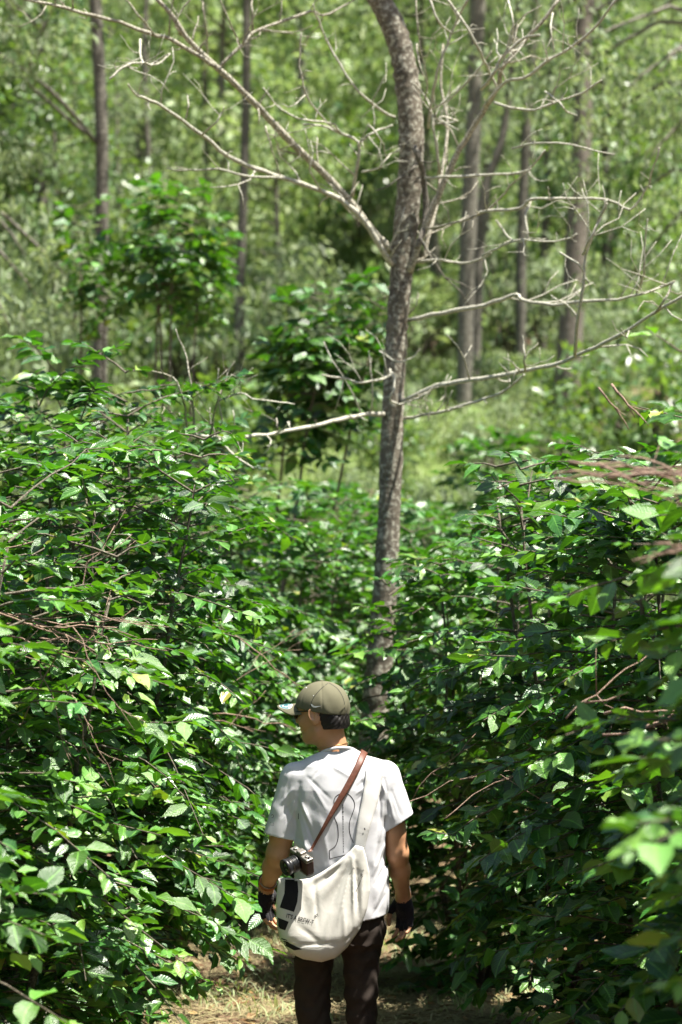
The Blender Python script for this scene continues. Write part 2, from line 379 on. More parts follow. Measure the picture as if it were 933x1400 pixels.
NT = 8    # tints shared by the single leaves
_leafmesh = {}
def leaf_data(k, t, mk='coffee_leaf'):
    key = (k, t, mk)
    if key not in _leafmesh:
        V, Q, T, uv = SHAPES['broad'][k]; rr = np.random.default_rng(900 + t)
        a = np.empty((len(V), 4)); a[:, :2] = uv; a[:, 2] = (t + .5) / NT; a[:, 3] = rr.random()
        _leafmesh[key] = mesh('leaf', V, Q, T, M[mk], a)
    return _leafmesh[key]
def finish_bushes():
    allp = np.concatenate([b['pos'] + unit(b['D']) * b['size'][:, None] * .5 for b in BUSHES])
    own = np.concatenate([np.full(len(b['pos']), i) for i, b in enumerate(BUSHES)])
    loc = np.concatenate([np.arange(len(b['pos'])) for b in BUSHES])
    px, py, dep = PX(allp)
    ok = (px > -10) & (px < 943) & (py > -10) & (py < 1410)
    cell = (px // 9).astype(int) + 1000 * (py // 9).astype(int)
    ix = np.where(ok)[0]; ix = ix[np.argsort(dep[ix], kind='stable')]
    _, first = np.unique(cell[ix], return_index=True); vis = ix[first]
    for i, b in enumerate(BUSHES):
        n = len(b['pos']); single = np.zeros(n, bool)
        if b['parts']:
            v = vis[own[vis] == i]
            shown = b['size'][loc[v]] / dep[v] * FPX
            v = v[shown > 16]; shown = shown[shown > 16]
            single[loc[v[np.argsort(-shown)][:300]]] = True
        S, D, N = leaf_frames(b['D'], b['N'])
        for j in np.where(single)[0]:
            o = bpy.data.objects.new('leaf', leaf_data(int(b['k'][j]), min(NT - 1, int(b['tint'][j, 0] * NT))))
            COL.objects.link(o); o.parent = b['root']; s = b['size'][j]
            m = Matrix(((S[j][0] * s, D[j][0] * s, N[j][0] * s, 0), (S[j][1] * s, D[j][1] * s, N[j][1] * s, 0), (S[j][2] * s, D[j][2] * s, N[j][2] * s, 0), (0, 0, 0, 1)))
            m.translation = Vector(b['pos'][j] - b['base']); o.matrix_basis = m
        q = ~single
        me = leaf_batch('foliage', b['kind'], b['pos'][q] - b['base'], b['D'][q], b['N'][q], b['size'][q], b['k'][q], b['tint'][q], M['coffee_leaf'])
        tagp(link('foliage', me, b['root']), kind='stuff')

LEFT = [(-1.72, 7.3, .85, 2.0, 'low coffee bush with large glossy leaves where the hedge opposite the bare hand begins'),
        (-1.38, 9.0, .97, 2.45, 'coffee bush beside the camera bag, its leaves reaching down to the straw'),
        (-1.20, 10.8, 1.02, 2.95, 'coffee bush with dry twigs lying in it, beyond the camera bag'),
        (-1.12, 12.6, 1.08, 3.3, 'tall coffee bush with a domed top under the pale dead limb'),
        (-2.2, 11.9, .9, 3.2, 'tall coffee bush at the back of the hedge facing the sun'),
        (-2.1, 10.0, .8, 2.85, 'tall coffee bush at the back of the hedge behind the twig heap'),
        (-.86, 14.5, .98, 2.95, 'coffee bush in the sunlit hedge level with the forked trunk'),
        (-.42, 15.8, .95, 2.75, 'low coffee bush where the path bends, facing the trunk'),
        (.30, 17.0, .95, 2.6, 'coffee bush closing the path behind the lichened trunk')]
for i, (x, y, R, H, lb) in enumerate(LEFT):
    coffee_bush(x, y, R, H, lb, 100 + i, stems=6, leaf=.122 if y < 8 else .106 if y < 10 else .096, flush=.45, dens=.86, parts=y < 16, kind='broad' if y < 9.5 else 'mid', shade={12.6: -.12, 11.9: -.10, 9.0: .06, 7.3: .05, 14.5: .05}.get(y, 0))
RIGHT = [(1.43, 5.6, .80, 2.62, 'coffee bush out of focus with soft blurred leaves over the shaded path'),
         (1.52, 7.4, .85, 2.9, 'coffee bush with pinkish dry fronds caught in its crown'),
         (1.36, 9.2, .92, 2.8, 'shaded coffee bush beside the gloved hand without a bracelet'),
         (1.18, 11.1, .95, 3.05, 'dark coffee bush with big leaves rising behind the gloved hand'),
         (.70, 12.7, .88, 2.5, 'coffee bush whose leaves cover the foot of the lichened trunk'),
         (2.25, 10.5, .8, 3.05, 'coffee bush with a leafy top behind the shaded hedge'),
         (1.45, 15.0, .95, 2.7, 'coffee bush in the shaded hedge beyond the lichened trunk')]
for i, (x, y, R, H, lb) in enumerate(RIGHT):
    coffee_bush(x, y, R, H, lb, 200 + i, stems=6, leaf=.118 if y < 10 else .100, dens=.84, shade={11.1: -.08, 12.7: 0, 9.2: .04, 5.6: .2, 7.4: .16}.get(y, 0), kind='broad' if y < 9.5 else 'mid', flush=.5 if y < 8 else .35, parts=y < 14.5)
# taller, thinner coffee trees on the first rise behind the hedge
for i, (px, py, d, R, z0, st, ln, lf, lb) in enumerate([
        (240, 240, 20.0, .58, .80, 4, (.05, 0), .15, 'slender coffee tree with a rounded leafy head on thin bare stems'),
        (130, 268, 20.6, .32, .83, 2, (0, 0), .15, 'thin coffee tree with a small leaf tuft beside the dark trunk'),
        (450, 350, 17.6, .50, .75, 3, (.50, 0), .165, 'leaning coffee sapling with dark drooping leaves beside the lichened trunk'),
        (690, 560, 21.5, .7, .30, 3, (0, 0), .14, 'coffee bush under the pale slim trunk on the rise'),
        (462, 655, 22.5, 1.0, .10, 4, (0, 0), .13, 'dark coffee bush on the rise left bare around by red soil'),
        (566, 680, 20.5, .75, .2, 3, (0, 0), .13, 'coffee bush on the rise just beside the lichened trunk')]):
    top = P(px, py, d); x = top.x - ln[0]; bz = float(hgt(x, d))
    coffee_bush(x, d, R, top.z - bz, lb, 300 + i, stems=st, z0=z0, leaf=lf, lean=ln, dens=1.9 if z0 == .75 else 1.7 if st == 2 else 1.0, shade=.05 if st == 4 else -.12 if z0 == .75 else 0, group='coffee plants on the rise', name='coffee_tree' if z0 > .5 else 'coffee_bush', parts=True, prof_p=.7)
finish_bushes()

# ------------------------------------------------------------------ dry twigs caught on the hedges
def twig_heap(px, py, d, n, lpx, ang, spr, box, label, seed, rad=.004):
    r = np.random.default_rng(seed); c = P(px, py, d); root = empty('dry_branch', c)
    for i in range(n):
        q = P(px + r.uniform(-1, 1) * box[0], py + r.uniform(-1, 1) * box[1], d + r.uniform(-.18, .18))
        a = ang + r.normal(0, spr); L = lpx / FPX * d * r.uniform(.6, 1.2)
        dv = Vector((math.cos(a), r.uniform(-.35, .35), math.sin(a))).normalized()
        pts = [np.array(q - c) + np.array(dv) * L * (t - .5) + r.normal(0, L * .022, 3) + np.array([0, 0, -.12 * L * t * t]) for t in np.linspace(0, 1, 7)]
        g = Geo(); g.tube(pts, np.linspace(rad, rad * .45, 7) * r.uniform(.7, 1.3), 5)
        for _ in range(2):
            j = r.integers(2, 6); e = pts[j] + (np.array(dv) * .7 + r.normal(0, .5, 3)) * L * .28
            g.tube([pts[j], (pts[j] + e) / 2 + r.normal(0, .005, 3), e], [rad * .5, rad * .4, rad * .3], 4)
        link('twig', g.mesh('twig', M['twig']), root)
    tagp(root, label, 'branch', 'dry branches caught in the hedges')
twig_heap(72, 862, 8.75, 13, 170, .12, .28, (75, 26), 'heap of pinkish dry twigs lying in the sunlit hedge', 1)
twig_heap(90, 960, 8.6, 5, 140, -.9, .5, (80, 45), 'thin dry twigs hanging below the heap of pinkish twigs', 2, .003)
twig_heap(90, 748, 10.0, 3, 170, .55, .5, (50, 22), 'long dry twigs poking out of the sunlit hedge top', 3, .0035)
twig_heap(890, 640, 6.6, 10, 190, .02, .10, (60, 14), 'pinkish dry frond lying level across the blurred bush', 4, .0038)
twig_heap(915, 752, 6.2, 5, 90, .3, .3, (40, 14), 'short pinkish dry twigs below the level dry frond', 5, .003)
twig_heap(885, 945, 8.1, 5, 190, .35, .3, (55, 36), 'grey dry twigs in the shaded hedge above the yellow leaf', 6, .0042)
twig_heap(330, 930, 11.6, 6, 150, .3, .4, (70, 60), 'dry twigs in the hedge beside the peaked cap', 7, .0035)
twig_heap(640, 1000, 10.5, 3, 190, .6, .5, (80, 70), 'thin dry twigs in the dark hedge beside the white sleeve', 8, .0035)
twig_heap(470, 760, 19, 9, 120, 1.3, .5, (45, 60), 'tangle of dry stalks standing behind the lichened trunk', 9, .006)
twig_heap(850, 555, 8.4, 2, 80, -.8, .1, (12, 10), 'bare brown shoot sticking out of the shaded hedge top', 10, .005)

# ------------------------------------------------------------------ the forked tree with dead limbs
TD = 14.0
tree = empty('forked_tree', (float(P(506, 1045, TD).x), TD, float(hgt(.15, TD)) - .05))
toff = np.array(tree.location)
tagp(tree, 'lichened grey trunk with pale dead crooked limbs standing behind the man', 'tree')
rt = np.random.default_rng(5)
tr = np.array([(500, 1330, 27), (503, 1180, 25), (508, 1045, 23.5), (515, 960, 22.5), (522, 870, 21), (530, 750, 18.5), (536, 600, 17.5), (541, 480, 17), (547, 400, 18), (555, 310, 19.5), (562, 230, 20), (562, 165, 20), (555, 100, 19.5), (543, 50, 19), (520, 0, 18.5), (492, -50, 18), (470, -130, 16), (462, -260, 13), (470, -420, 8), (480, -560, 4)])
tp = smooth_path(tr, 10)
tpts = np.array([P(a, b, TD) for a, b, _ in tp]); trad = tp[:, 2] / FPX * TD * .86
g = Geo(); g.tube(tpts, trad * (1 + .03 * np.sin(np.arange(len(trad)) * 1.9) + rt.normal(0, .03, len(trad))), 20, rough=.03, rng=rt)
link('trunk', g.mesh('trunk', M['bark'], off=toff), tree)
def limb(pts, r0, r1, d0, d1, mk='dead_wood', jit=.6, parent=tree, name='dead_limb', off=toff, k=7, steps=3):
    p = smooth_path(np.array(pts, float), steps); m = len(p); t = np.linspace(0, 1, m)
    pj = p + rt.normal(0, jit, p.shape) * (t > .03)[:, None]
    q = np.array([P(a, b, d0 + (d1 - d0) * tt + .05 * math.sin(7 * tt + r0)) for (a, b), tt in zip(pj, t)])
    rr = (r0 + (r1 - r0) * t) / FPX * (d0 + d1) / 2 * (1 + rt.normal(0, .07, m))
    g = Geo(); g.tube(q, rr, k)
    # crooked side twigs
    for _ in range(max(1, m // 3)):
        j = rt.integers(1, m - 1); dv = unit(q[j] - q[j - 1]); sd = unit(np.cross(dv, rt.normal(0, 1, 3)) + np.array([0, 0, .35])); L = rt.uniform(.05, .55) * min(1, .35 + r0 / 6)
        p_ = q[j]; pts_ = [p_]; d_ = unit(dv * .45 + sd)
        for _k in range(4):
            p_ = p_ + d_ * L / 4; pts_.append(p_); d_ = unit(d_ + rt.normal(0, .28, 3) + np.array([0, 0, .10]))
        rb = min(rr[j] * .55, .006); g.tube(pts_, np.linspace(rb, rb * .45, 5), 5)
        if L > .2:
            e = pts_[2] + unit(d_ + rt.normal(0, .8, 3)) * L * .4; g.tube([pts_[2], (pts_[2] + e) / 2 + rt.normal(0, .01, 3), e], [rb * .6, rb * .5, rb * .35], 4)
    link(name, g.mesh(name, M[mk], off=off), parent)
LIMBS = [
 ([(537, 345), (505, 310), (465, 260), (420, 215), (375, 170), (345, 137), (300, 94), (262, 60), (238, 25), (212, -5)], 8, 4.5, 14, 13.2, 'branch_brown'),
 ([(300, 93), (280, 82), (240, 57), (215, 49), (175, 34), (140, 24), (100, 14), (65, 5), (22, -3)], 4.2, 2.6, 13.45, 12.9, 'branch_brown'),
 ([(300, 92), (330, 62), (347, 44), (380, 32), (425, 15), (442, 21), (470, 8), (500, -12)], 3.2, 1.8, 13.45, 13.9, 'branch_brown'),
 ([(346, 44), (345, 15), (344, -8)], 2, 1.4, 13.5, 13.5, 'branch_brown'),
 ([(536, 362), (520, 338), (498, 301), (466, 274), (425, 256), (385, 242), (350, 230), (310, 212), (280, 187), (250, 165), (220, 145), (200, 135), (185, 129), (175, 116)], 6, 1.8, 14, 13.0, 'dead_wood'),
 ([(386, 243), (340, 241), (300, 232), (262, 233), (228, 231)], 2.4, 1.4, 13.4, 13.6, 'dead_wood'),
 ([(276, 185), (298, 165), (308, 146)], 2, 1.2, 13.3, 13.1, 'dead_wood'), ([(254, 165), (258, 145), (256, 128)], 1.6, 1, 13.2, 13.3, 'dead_wood'),
 ([(482, 268), (488, 228), (490, 195), (466, 182), (440, 172), (415, 170)], 3.6, 1.8, 13.9, 13.6, 'dead_wood'),
 ([(490, 195), (511, 182), (536, 172)], 2.6, 2, 13.8, 13.7, 'dead_wood'),
 ([(540, 160), (516, 147), (491, 125), (466, 90), (440, 40), (428, 5)], 2.6, 1.6, 13.9, 13.5, 'dead_wood'),
 ([(495, 235), (516, 230), (531, 215), (545, 203)], 1.9, 1.5, 13.8, 13.7, 'dead_wood'), ([(503, 170), (520, 190), (528, 215)], 1.7, 1.3, 13.6, 13.8, 'dead_wood'),
 ([(412, 45), (410, 90), (420, 130), (440, 160), (466, 182)], 1.5, 2.0, 13.1, 13.6, 'dead_wood'), ([(360, 120), (385, 150), (420, 165), (452, 168), (466, 182)], 1.4, 2.0, 13.2, 13.6, 'dead_wood'),
 ([(420, 128), (400, 145), (385, 142)], 1.3, 1, 13.3, 13.2, 'dead_wood'), ([(363, 172), (372, 205), (384, 240)], 1.4, 1.2, 13.3, 13.4, 'branch_brown'),
 ([(192, 54), (193, 80), (205, 88), (230, 75)], 2.2, 1.6, 12.9, 12.6, 'dead_wood'), ([(150, 108), (165, 95), (190, 85), (215, 88), (232, 74)], 2.4, 1.6, 12.4, 12.8, 'dead_wood'),
 ([(247, 48), (240, 30), (260, 0)], 2.0, 1.4, 13.3, 13.1, 'branch_brown'), ([(283, 84), (284, 50), (278, 10), (280, -10)], 1.5, 1.2, 13.4, 13.2, 'branch_brown'),
 ([(328, 62), (315, 30), (300, -5)], 1.7, 1.3, 13.5, 13.2, 'branch_brown'), ([(212, 49), (190, 20), (168, -4)], 1.9, 1.4, 13.1, 12.9, 'branch_brown'),
 ([(560, 372), (572, 335), (583, 308), (601, 265), (621, 220), (646, 175), (666, 145), (681, 120), (686, 95), (706, 70), (736, 35), (768, -4)], 7, 3, 14, 13.3, 'branch_brown'),
 ([(577, 360), (590, 310), (600, 262), (612, 180), (604, 120), (606, 60)], 4, 2, 14, 14.4, 'branch_brown'),
 ([(566, 200), (578, 235), (582, 300), (570, 340)], 5, 6, 13.86, 13.9, 'bark_dark'),
 ([(582, 243), (608, 242), (681, 238), (721, 232), (746, 206)], 2.8, 1.7, 13.8, 13.2, 'dead_wood'),
 ([(585, 312), (601, 310), (646, 298), (676, 280), (696, 255), (724, 232)], 2.6, 1.6, 13.8, 13.1, 'branch_brown'),
 ([(655, 292), (666, 288), (711, 285), (726, 272), (766, 272), (831, 273), (861, 287), (881, 262), (891, 240), (901, 203)], 3.0, 1.7, 13.4, 12.7, 'dead_wood'),
 ([(676, 140), (701, 147), (731, 150), (766, 137), (796, 127), (823, 110)], 2.6, 1.8, 13.3, 12.9, 'dead_wood'),
 ([(662, 146), (691, 112), (716, 107), (746, 85), (781, 65), (811, 40), (843, -2)], 3.2, 2.3, 13.4, 12.7, 'dead_wood'),
 ([(586, 175), (591, 135), (598, 100), (611, 60), (626, 25), (643, -5)], 3, 2.2, 13.9, 13.4, 'dead_wood'),
 ([(608, -6), (631, 25), (651, 60), (666, 90), (681, 120)], 2.2, 2.4, 13.0, 13.3, 'dead_wood'), ([(586, -6), (601, 30), (616, 44)], 2.2, 1.8, 13.3, 13.5, 'dead_wood'),
 ([(602, 238), (593, 175), (586, 140), (566, 115)], 2.8, 1.6, 13.9, 13.8, 'dead_wood'), ([(658, 122), (676, 100), (686, 80), (716, 52), (738, 49)], 3.6, 2.4, 13.2, 12.9, 'dead_wood'),
 ([(590, 150), (615, 135), (650, 100), (672, 70)], 2.0, 1.4, 13.8, 13.3, 'dead_wood'), ([(570, 60), (574, 90), (585, 115), (580, 140)], 1.8, 1.4, 13.7, 13.8, 'branch_brown'), ([(569, 0), (572, 50), (585, 110)], 1.5, 1.4, 13.4, 13.6, 'branch_brown'),
 ([(592, 170), (625, 165), (600, 160), (628, 178)], 1.8, 1.2, 13.8, 13.3, 'dead_wood'),
 ([(557, 438), (606, 427), (651, 420), (686, 410), (706, 403), (716, 410), (756, 417), (791, 412), (846, 409), (891, 397), (923, 384)], 4.2, 2.2, 14, 12.6, 'dead_wood'),
 ([(545, 552), (586, 532), (626, 522), (676, 515), (726, 505), (766, 497), (791, 485), (826, 470), (861, 450), (896, 427), (936, 404)], 4.6, 2.8, 14, 12.2, 'dead_wood'),
 ([(548, 572), (596, 565), (651, 550), (686, 537), (717, 513)], 3.0, 2.2, 14, 13.1, 'dead_wood'),
 ([(786, 486), (791, 435), (798, 390), (801, 350), (815, 310), (829, 278)], 3.4, 2.0, 12.8, 12.3, 'dead_wood'),
 ([(565, 360), (596, 355), (631, 360), (656, 355), (672, 345)], 2.8, 1.6, 14, 13.4, 'dead_wood'), ([(718, 508), (718, 485), (715, 458)], 2.2, 1.2, 13.1, 13, 'dead_wood'),
 ([(896, 428), (911, 405), (922, 384)], 2.4, 1.6, 12.3, 12.2, 'branch_brown'), ([(871, 400), (880, 375), (881, 345), (885, 300)], 2.2, 1.4, 12.8, 12.4, 'dead_wood'), ([(766, 345), (790, 360), (805, 388)], 1.8, 1.5, 12.6, 12.5, 'dead_wood'),
 ([(726, 272), (718, 300), (722, 325), (705, 330), (690, 318), (678, 300)], 2.4, 1.6, 13.1, 13.2, 'dead_wood'), ([(660, 350), (690, 335), (715, 328), (760, 330), (790, 320)], 2.2, 1.4, 13.2, 12.8, 'dead_wood'),
 ([(797, 348), (806, 330), (820, 300), (830, 275)], 2.6, 2.0, 12.5, 12.3, 'dead_wood'), ([(700, 203), (730, 196), (780, 198), (840, 212)], 1.9, 1.4, 13.0, 12.6, 'dead_wood'),
 ([(745, 125), (765, 140), (775, 152), (790, 158)], 2, 1.3, 13, 12.9, 'dead_wood'), ([(756, 18), (754, 45), (758, 72)], 1.7, 1.4, 13, 12.9, 'dead_wood'), ([(695, 0), (702, 30), (697, 62)], 2, 1.5, 13.1, 13, 'dead_wood'),
 ([(528, 566), (496, 567), (466, 573), (430, 582), (390, 590), (350, 595), (310, 598), (270, 595), (253, 586)], 4.4, 2.6, 14, 12.3, 'dead_wood'),
 ([(300, 600), (320, 622), (347, 640)], 2.6, 1.6, 12.4, 12.2, 'dead_wood'), ([(257, 587), (250, 545), (235, 515), (200, 505)], 2.4, 1.2, 12.3, 12.0, 'branch_brown'),
 ([(265, 592), (263, 545), (255, 490), (240, 450)], 2.2, 1.1, 12.3, 12.2, 'branch_brown'), ([(287, 597), (296, 555), (308, 520), (320, 495)], 2.2, 1.1, 12.4, 12.3, 'branch_brown'),
 ([(298, 548), (330, 537), (345, 545), (372, 549), (403, 552)], 1.9, 1.2, 12.4, 12.5, 'dead_wood'), ([(380, 588), (378, 572)], 2, 1, 12.9, 12.9, 'branch_brown'),
 ([(537, 510), (526, 517), (496, 522), (466, 517), (440, 512)], 2.6, 1.6, 13.8, 13.4, 'dead_wood'), ([(533, 505), (540, 525), (533, 545), (545, 553), (562, 548)], 2.6, 1.8, 13.75, 13.7, 'dead_wood'),
 ([(560, 549), (580, 540), (600, 528)], 2.2, 1.4, 13.75, 13.5, 'dead_wood'), ([(519, 480), (545, 495), (562, 490), (574, 478)], 1.6, 1.1, 13.75, 13.5, 'dead_wood'), ([(559, 430), (570, 415), (572, 400)], 1.5, 1, 13.9, 13.8, 'branch_brown'),
]
for pts, r0, r1, d0, d1, mk in LIMBS: limb(pts, r0 * .78, r1 * .72, d0, d1, mk)
lichen = Geo(); c0 = np.array(P(575, 549, 13.7))
for _ in range(46):
    p = c0 + rt.normal(0, 1, 3) * np.array([.035, .035, .04]); e = p + rt.normal(0, .03, 3) + np.array([.01, 0, -.02]); lichen.tube([p, (p + e) / 2 + rt.normal(0, .008, 3), e], [.002, .0018, .001], 4)
tagp(link('moss_tuft', lichen.mesh('moss_tuft', M['branch_brown'], off=toff), tree), kind='stuff')
# unseen crown added above the picture to cast dappled shade
def leaf_cloud(r, centers, rads, per, size, droop=.3, flat=.6, tlo=0, thi=1):
    n = len(centers) * per; ci = np.repeat(np.arange(len(centers)), per)
    off = r.normal(0, 1, (n, 3)) * np.array([1, 1, flat]) * .5
    pos = centers[ci] + off * rads[ci][:, None]
    D = unit(off * .6 + r.normal(0, .7, (n, 3)) + np.array([0, 0, -droop])); N = np.array([0, 0, 1.0]) + r.normal(0, .55, (n, 3))
    return pos, D, N, size * r.uniform(.6, 1.3, n), np.stack([np.clip(r.beta(2, 2, n) * (thi - tlo) + tlo, 0, 1), r.random(n)], -1)
def cloud_mesh(name, kind, r, centers, rads, per, size, mk, off=(0, 0, 0), **kw):
    pos, D, N, s, t = leaf_cloud(r, np.asarray(centers, float), np.asarray(rads, float), per, size, **kw)
    return leaf_batch(name, kind, pos - np.array(off), D, N, s, r.integers(0, 8, len(s)), t, M[mk])
cc = np.array([P(a, b, TD + dz) for a, b, dz in [(470, -420, .6), (380, -330, -.3), (560, -380, .8), (300, -420, .4), (640, -460, -.2), (450, -560, 0), (540, -620, .4)]])
for c in cc:
    j = np.argmin(np.linalg.norm(tpts - c - np.array([0, 0, -.4]), axis=1)); g = Geo()
    g.tube([tpts[j], (tpts[j] + c) / 2 + rt.normal(0, .06, 3), c], [.03, .02, .008], 6); link('limb', g.mesh('limb', M['bark'], off=toff), tree)
tagp(link('crown', cloud_mesh('crown', 'mid', rt, cc, np.full(len(cc), .55), 130, .13, 'shrub_leaf', off=toff), tree), kind='stuff')  # sparse leaves added out of view to dapple the sunlight below

# ------------------------------------------------------------------ trees on the hillside
def hill_tree(pts, d, mk, label, seed, top=5.5, crown='pale_leaf', low=None, group='trees on the hillside', lsize=.16, ncl=16, per=150, k=12, brs=()):
    r = np.random.default_rng(seed); p = smooth_path(np.array(pts, float), 5)
    q = np.array([P(a, b, d) for a, b, _ in p]); rad = p[:, 2] / FPX * d
    bx, bzz = q[-1, 0], float(hgt(q[-1, 0], d))
    if q[-1, 2] > bzz - .1: q = np.vstack([q, [bx, d, bzz - .15]]); rad = np.append(rad, rad[-1] * 1.15)
    up = unit(q[0] - q[1]); up = unit(up + np.array([0, 0, .5])); ext = np.array([q[0] + up * top * t + r.normal(0, .05, 3) for t in (1, .8, .6, .4, .2)])
    er = rad[0] * np.array([.2, .4, .6, .75, .9]); q = np.vstack([ext, q]); rad = np.concatenate([er, rad])
    base = np.array([bx, d, bzz]); root = empty('tree', base); tagp(root, label, 'tree', group)
    g = Geo(); g.tube(q, rad * (1 + r.normal(0, .03, len(rad))), k); link('trunk', g.mesh('trunk', M[mk], off=base), root)
    for bp, b0, b1, bd in brs:
        limb(bp, b0, b1, d, d + bd, mk, .8, root, 'limb', base)
    cen = []
    for i in range(ncl):
        t = r.uniform(0, .75); c0 = q[0] + (q[5] - q[0]) * t; a = r.uniform(0, 6.28); L = r.uniform(.7, 2.3)
        c = c0 + np.array([math.cos(a) * L, math.sin(a) * L, r.uniform(-.3, .8)]); cen.append(c)
        g = Geo(); g.tube([c0, (c0 + c) / 2 + np.array([0, 0, .15]), c], [.05, .035, .012], 5); link('limb', g.mesh('limb', M[mk], off=base), root)
    cen = np.array(cen); tagp(link('crown', cloud_mesh('crown', 'narrow', r, cen, r.uniform(.6, 1.1, ncl), per, lsize, crown, off=base, droop=.5), root), kind='stuff')
    if low:      # hanging leafy sprays that reach into the picture
        lc = np.array([P(a, b, d + dd) for a, b, dd, _ in low]); lr = np.array([rr for *_, rr in low])
        for c in lc:
            j = np.argmin(np.abs(q[:, 2] - c[2] - .5)); g = Geo(); s0 = q[j]
            g.tube([s0, s0 * .6 + c * .4 + np.array([0, 0, .25]), s0 * .2 + c * .8 + np.array([0, 0, .12]), c], [.03, .022, .014, .006], 5)
            link('limb', g.mesh('limb', M[mk], off=base), root)
        sub = np.repeat(lc, 5, 0) + r.normal(0, 1, (len(lc) * 5, 3)) * np.repeat(lr, 5)[:, None] * .55
        tagp(link('spray', cloud_mesh('spray', 'narrow', r, sub, np.repeat(lr, 5) * .55, 55, lsize * .9, crown, off=base, droop=.9), root), kind='stuff')
    return root
hill_tree([(654, -10, 11), (648, 160, 11), (640, 330, 11), (636, 480, 10.5), (632, 615, 11)], 30, 'bark_grey', 'slim pale grey straight trunk on the rise beside the dark curved trunk', 1)
hill_tree([(694, 150, 5), (683, 205, 6), (664, 258, 7), (655, 350, 8), (650, 480, 8), (645, 590, 9)], 31, 'bark_dark', 'dark trunk with a curve hugging the slim pale trunk', 2, top=3.5, ncl=8)
hill_tree([(732, 10, 6), (722, 150, 6.5), (714, 300, 7), (712, 440, 7.5), (712, 565, 8)], 33, 'bark_dark', 'thin dark straight trunk between the curved trunk and the thick brown one', 3, ncl=10)
hill_tree([(752, 120, 5), (746, 300, 6), (742, 450, 6.5), (744, 570, 7)], 35, 'bark_dark', 'thinnest dark trunk standing against the thick brown trunk', 4, ncl=8)
hill_tree([(798, 160, 13), (790, 300, 15), (782, 430, 17), (772, 565, 19)], 30, 'bark_red', 'thick reddish brown trunk among thin dark ones on the rise', 5, ncl=14)
hill_tree([(130, -10, 9), (137, 120, 9), (140, 230, 9), (138, 380, 9.5), (137, 505, 10)], 25, 'bark_dark', 'dark straight trunk with two slanting limbs above the sunlit hedge', 6, ncl=12,
          brs=[([(131, 195), (95, 150), (40, 100), (-10, 70)], 3.5, 2.4, -1.5), ([(128, 190), (90, 160), (55, 130), (25, 100)], 3, 2, -2), ([(38, 98), (50, 60), (72, 15), (80, -10)], 2.2, 1.4, -1)])
hill_tree([(338, -10, 6), (337, 110, 6.2), (334, 240, 6.4), (328, 400, 7), (328, 530, 7.5)], 31, 'bark_dark', 'dark upright trunk half hidden behind the slender coffee tree', 7, ncl=12)
hill_tree([(197, 60, 3.5), (200, 160, 4), (206, 260, 4), (208, 400, 4.5)], 36, 'bark_dark', 'very thin dark stem between the slender coffee tree and dark straight trunk', 8, top=4, ncl=8)
hill_tree([(280, 40, 3.5), (281, 150, 4), (283, 250, 4), (284, 380, 4.5)], 38, 'bark_grey', 'very thin grey stem rising above the slender coffee tree', 9, top=4, ncl=8)
hill_tree([(990, -10, 14), (985, 200, 15), (980, 400, 16), (975, 560, 18)], 24, 'bark_grey', 'feathery pale shade tree whose sprays hang over the dead limbs', 10, top=4, lsize=.13,
          low=[(800, 60, -1, .7), (880, 40, .5, .8), (850, 130, -.5, .7), (920, 150, 0, .7), (790, 190, .6, .5), (880, 230, -.4, .6), (830, 300, .3, .55), (930, 300, .4, .6), (770, 110, .4, .5), (720, 60, .8, .5), (860, 380, 1, .45), (900, 100, -1, .6)])
hill_tree([(-55, -10, 13), (-60, 200, 14), (-62, 420, 15)], 22, 'bark_grey', 'feathery pale shade tree drooping beside the dark straight trunk', 11, top=4, lsize=.13,
          low=[(20, 20, 0, .5), (60, 50, .5, .4), (35, 350, 0, .5), (60, 420, .4, .5), (15, 450, -.3, .5), (100, 390, .6, .4), (5, 200, .5, .4)])
st = Geo(); c = P(818, 528, 31); g0 = float(hgt(c.x, 31)); q = np.linspace(0, 1, 9)
st.tube([(c.x + .03 * math.sin(4 * t), 31, g0 - .1 + (c.z - g0 + .1) * t) for t in q], .125 + .06 * (1 - q) ** 3, 16, rough=.07, rng=rt)
tagp(link('tree_stump', st.mesh('tree_stump', M['bark_red'])), 'short reddish stump at the foot of the thick brown trunk', 'stump')

# ------------------------------------------------------------------ shrubs and trees that clothe the hillside
rs = np.random.default_rng(21)
def shrub_proto(seed, n, R, H, size, mk, kind='small', ncl=22, droop=.3):
    r = np.random.default_rng(seed); cen = []
    st = Geo()
    for i in range(ncl):
        a = r.uniform(0, 6.28); rr = R * math.sqrt(r.random()) * .85; z = H * r.uniform(.18, 1) * (1 - .35 * (rr / R) ** 2)
        c = np.array([rr * math.cos(a), rr * math.sin(a), z]); cen.append(c)
        st.tube([(0, 0, -.1), c * np.array([.4, .4, .55]), c], [.025, .016, .005], 4, cap=False)
    return cloud_mesh('foliage', kind, r, cen, r.uniform(.25, .5, ncl) * R, n // ncl, size, mk, droop=droop), st.mesh('stem', M['coffee_stem'])
KINDS = [('glossy dark shrub growing on the sunlit hillside behind the trunks', [shrub_proto(s, 1100, 1.0, 1.7, .16, 'shrub_leaf') for s in (1, 2, 3)]),
         ('bright lime green shrub growing on the sunlit hillside behind the trunks', [shrub_proto(s, 1100, 1.1, 1.3, .15, 'lime_leaf') for s in (4, 5, 6)]),
         ('pale feathery shrub growing on the sunlit hillside behind the trunks', [shrub_proto(s, 1400, 1.0, 2.2, .17, 'pale_leaf', 'narrow', droop=.8) for s in (7, 8)])]
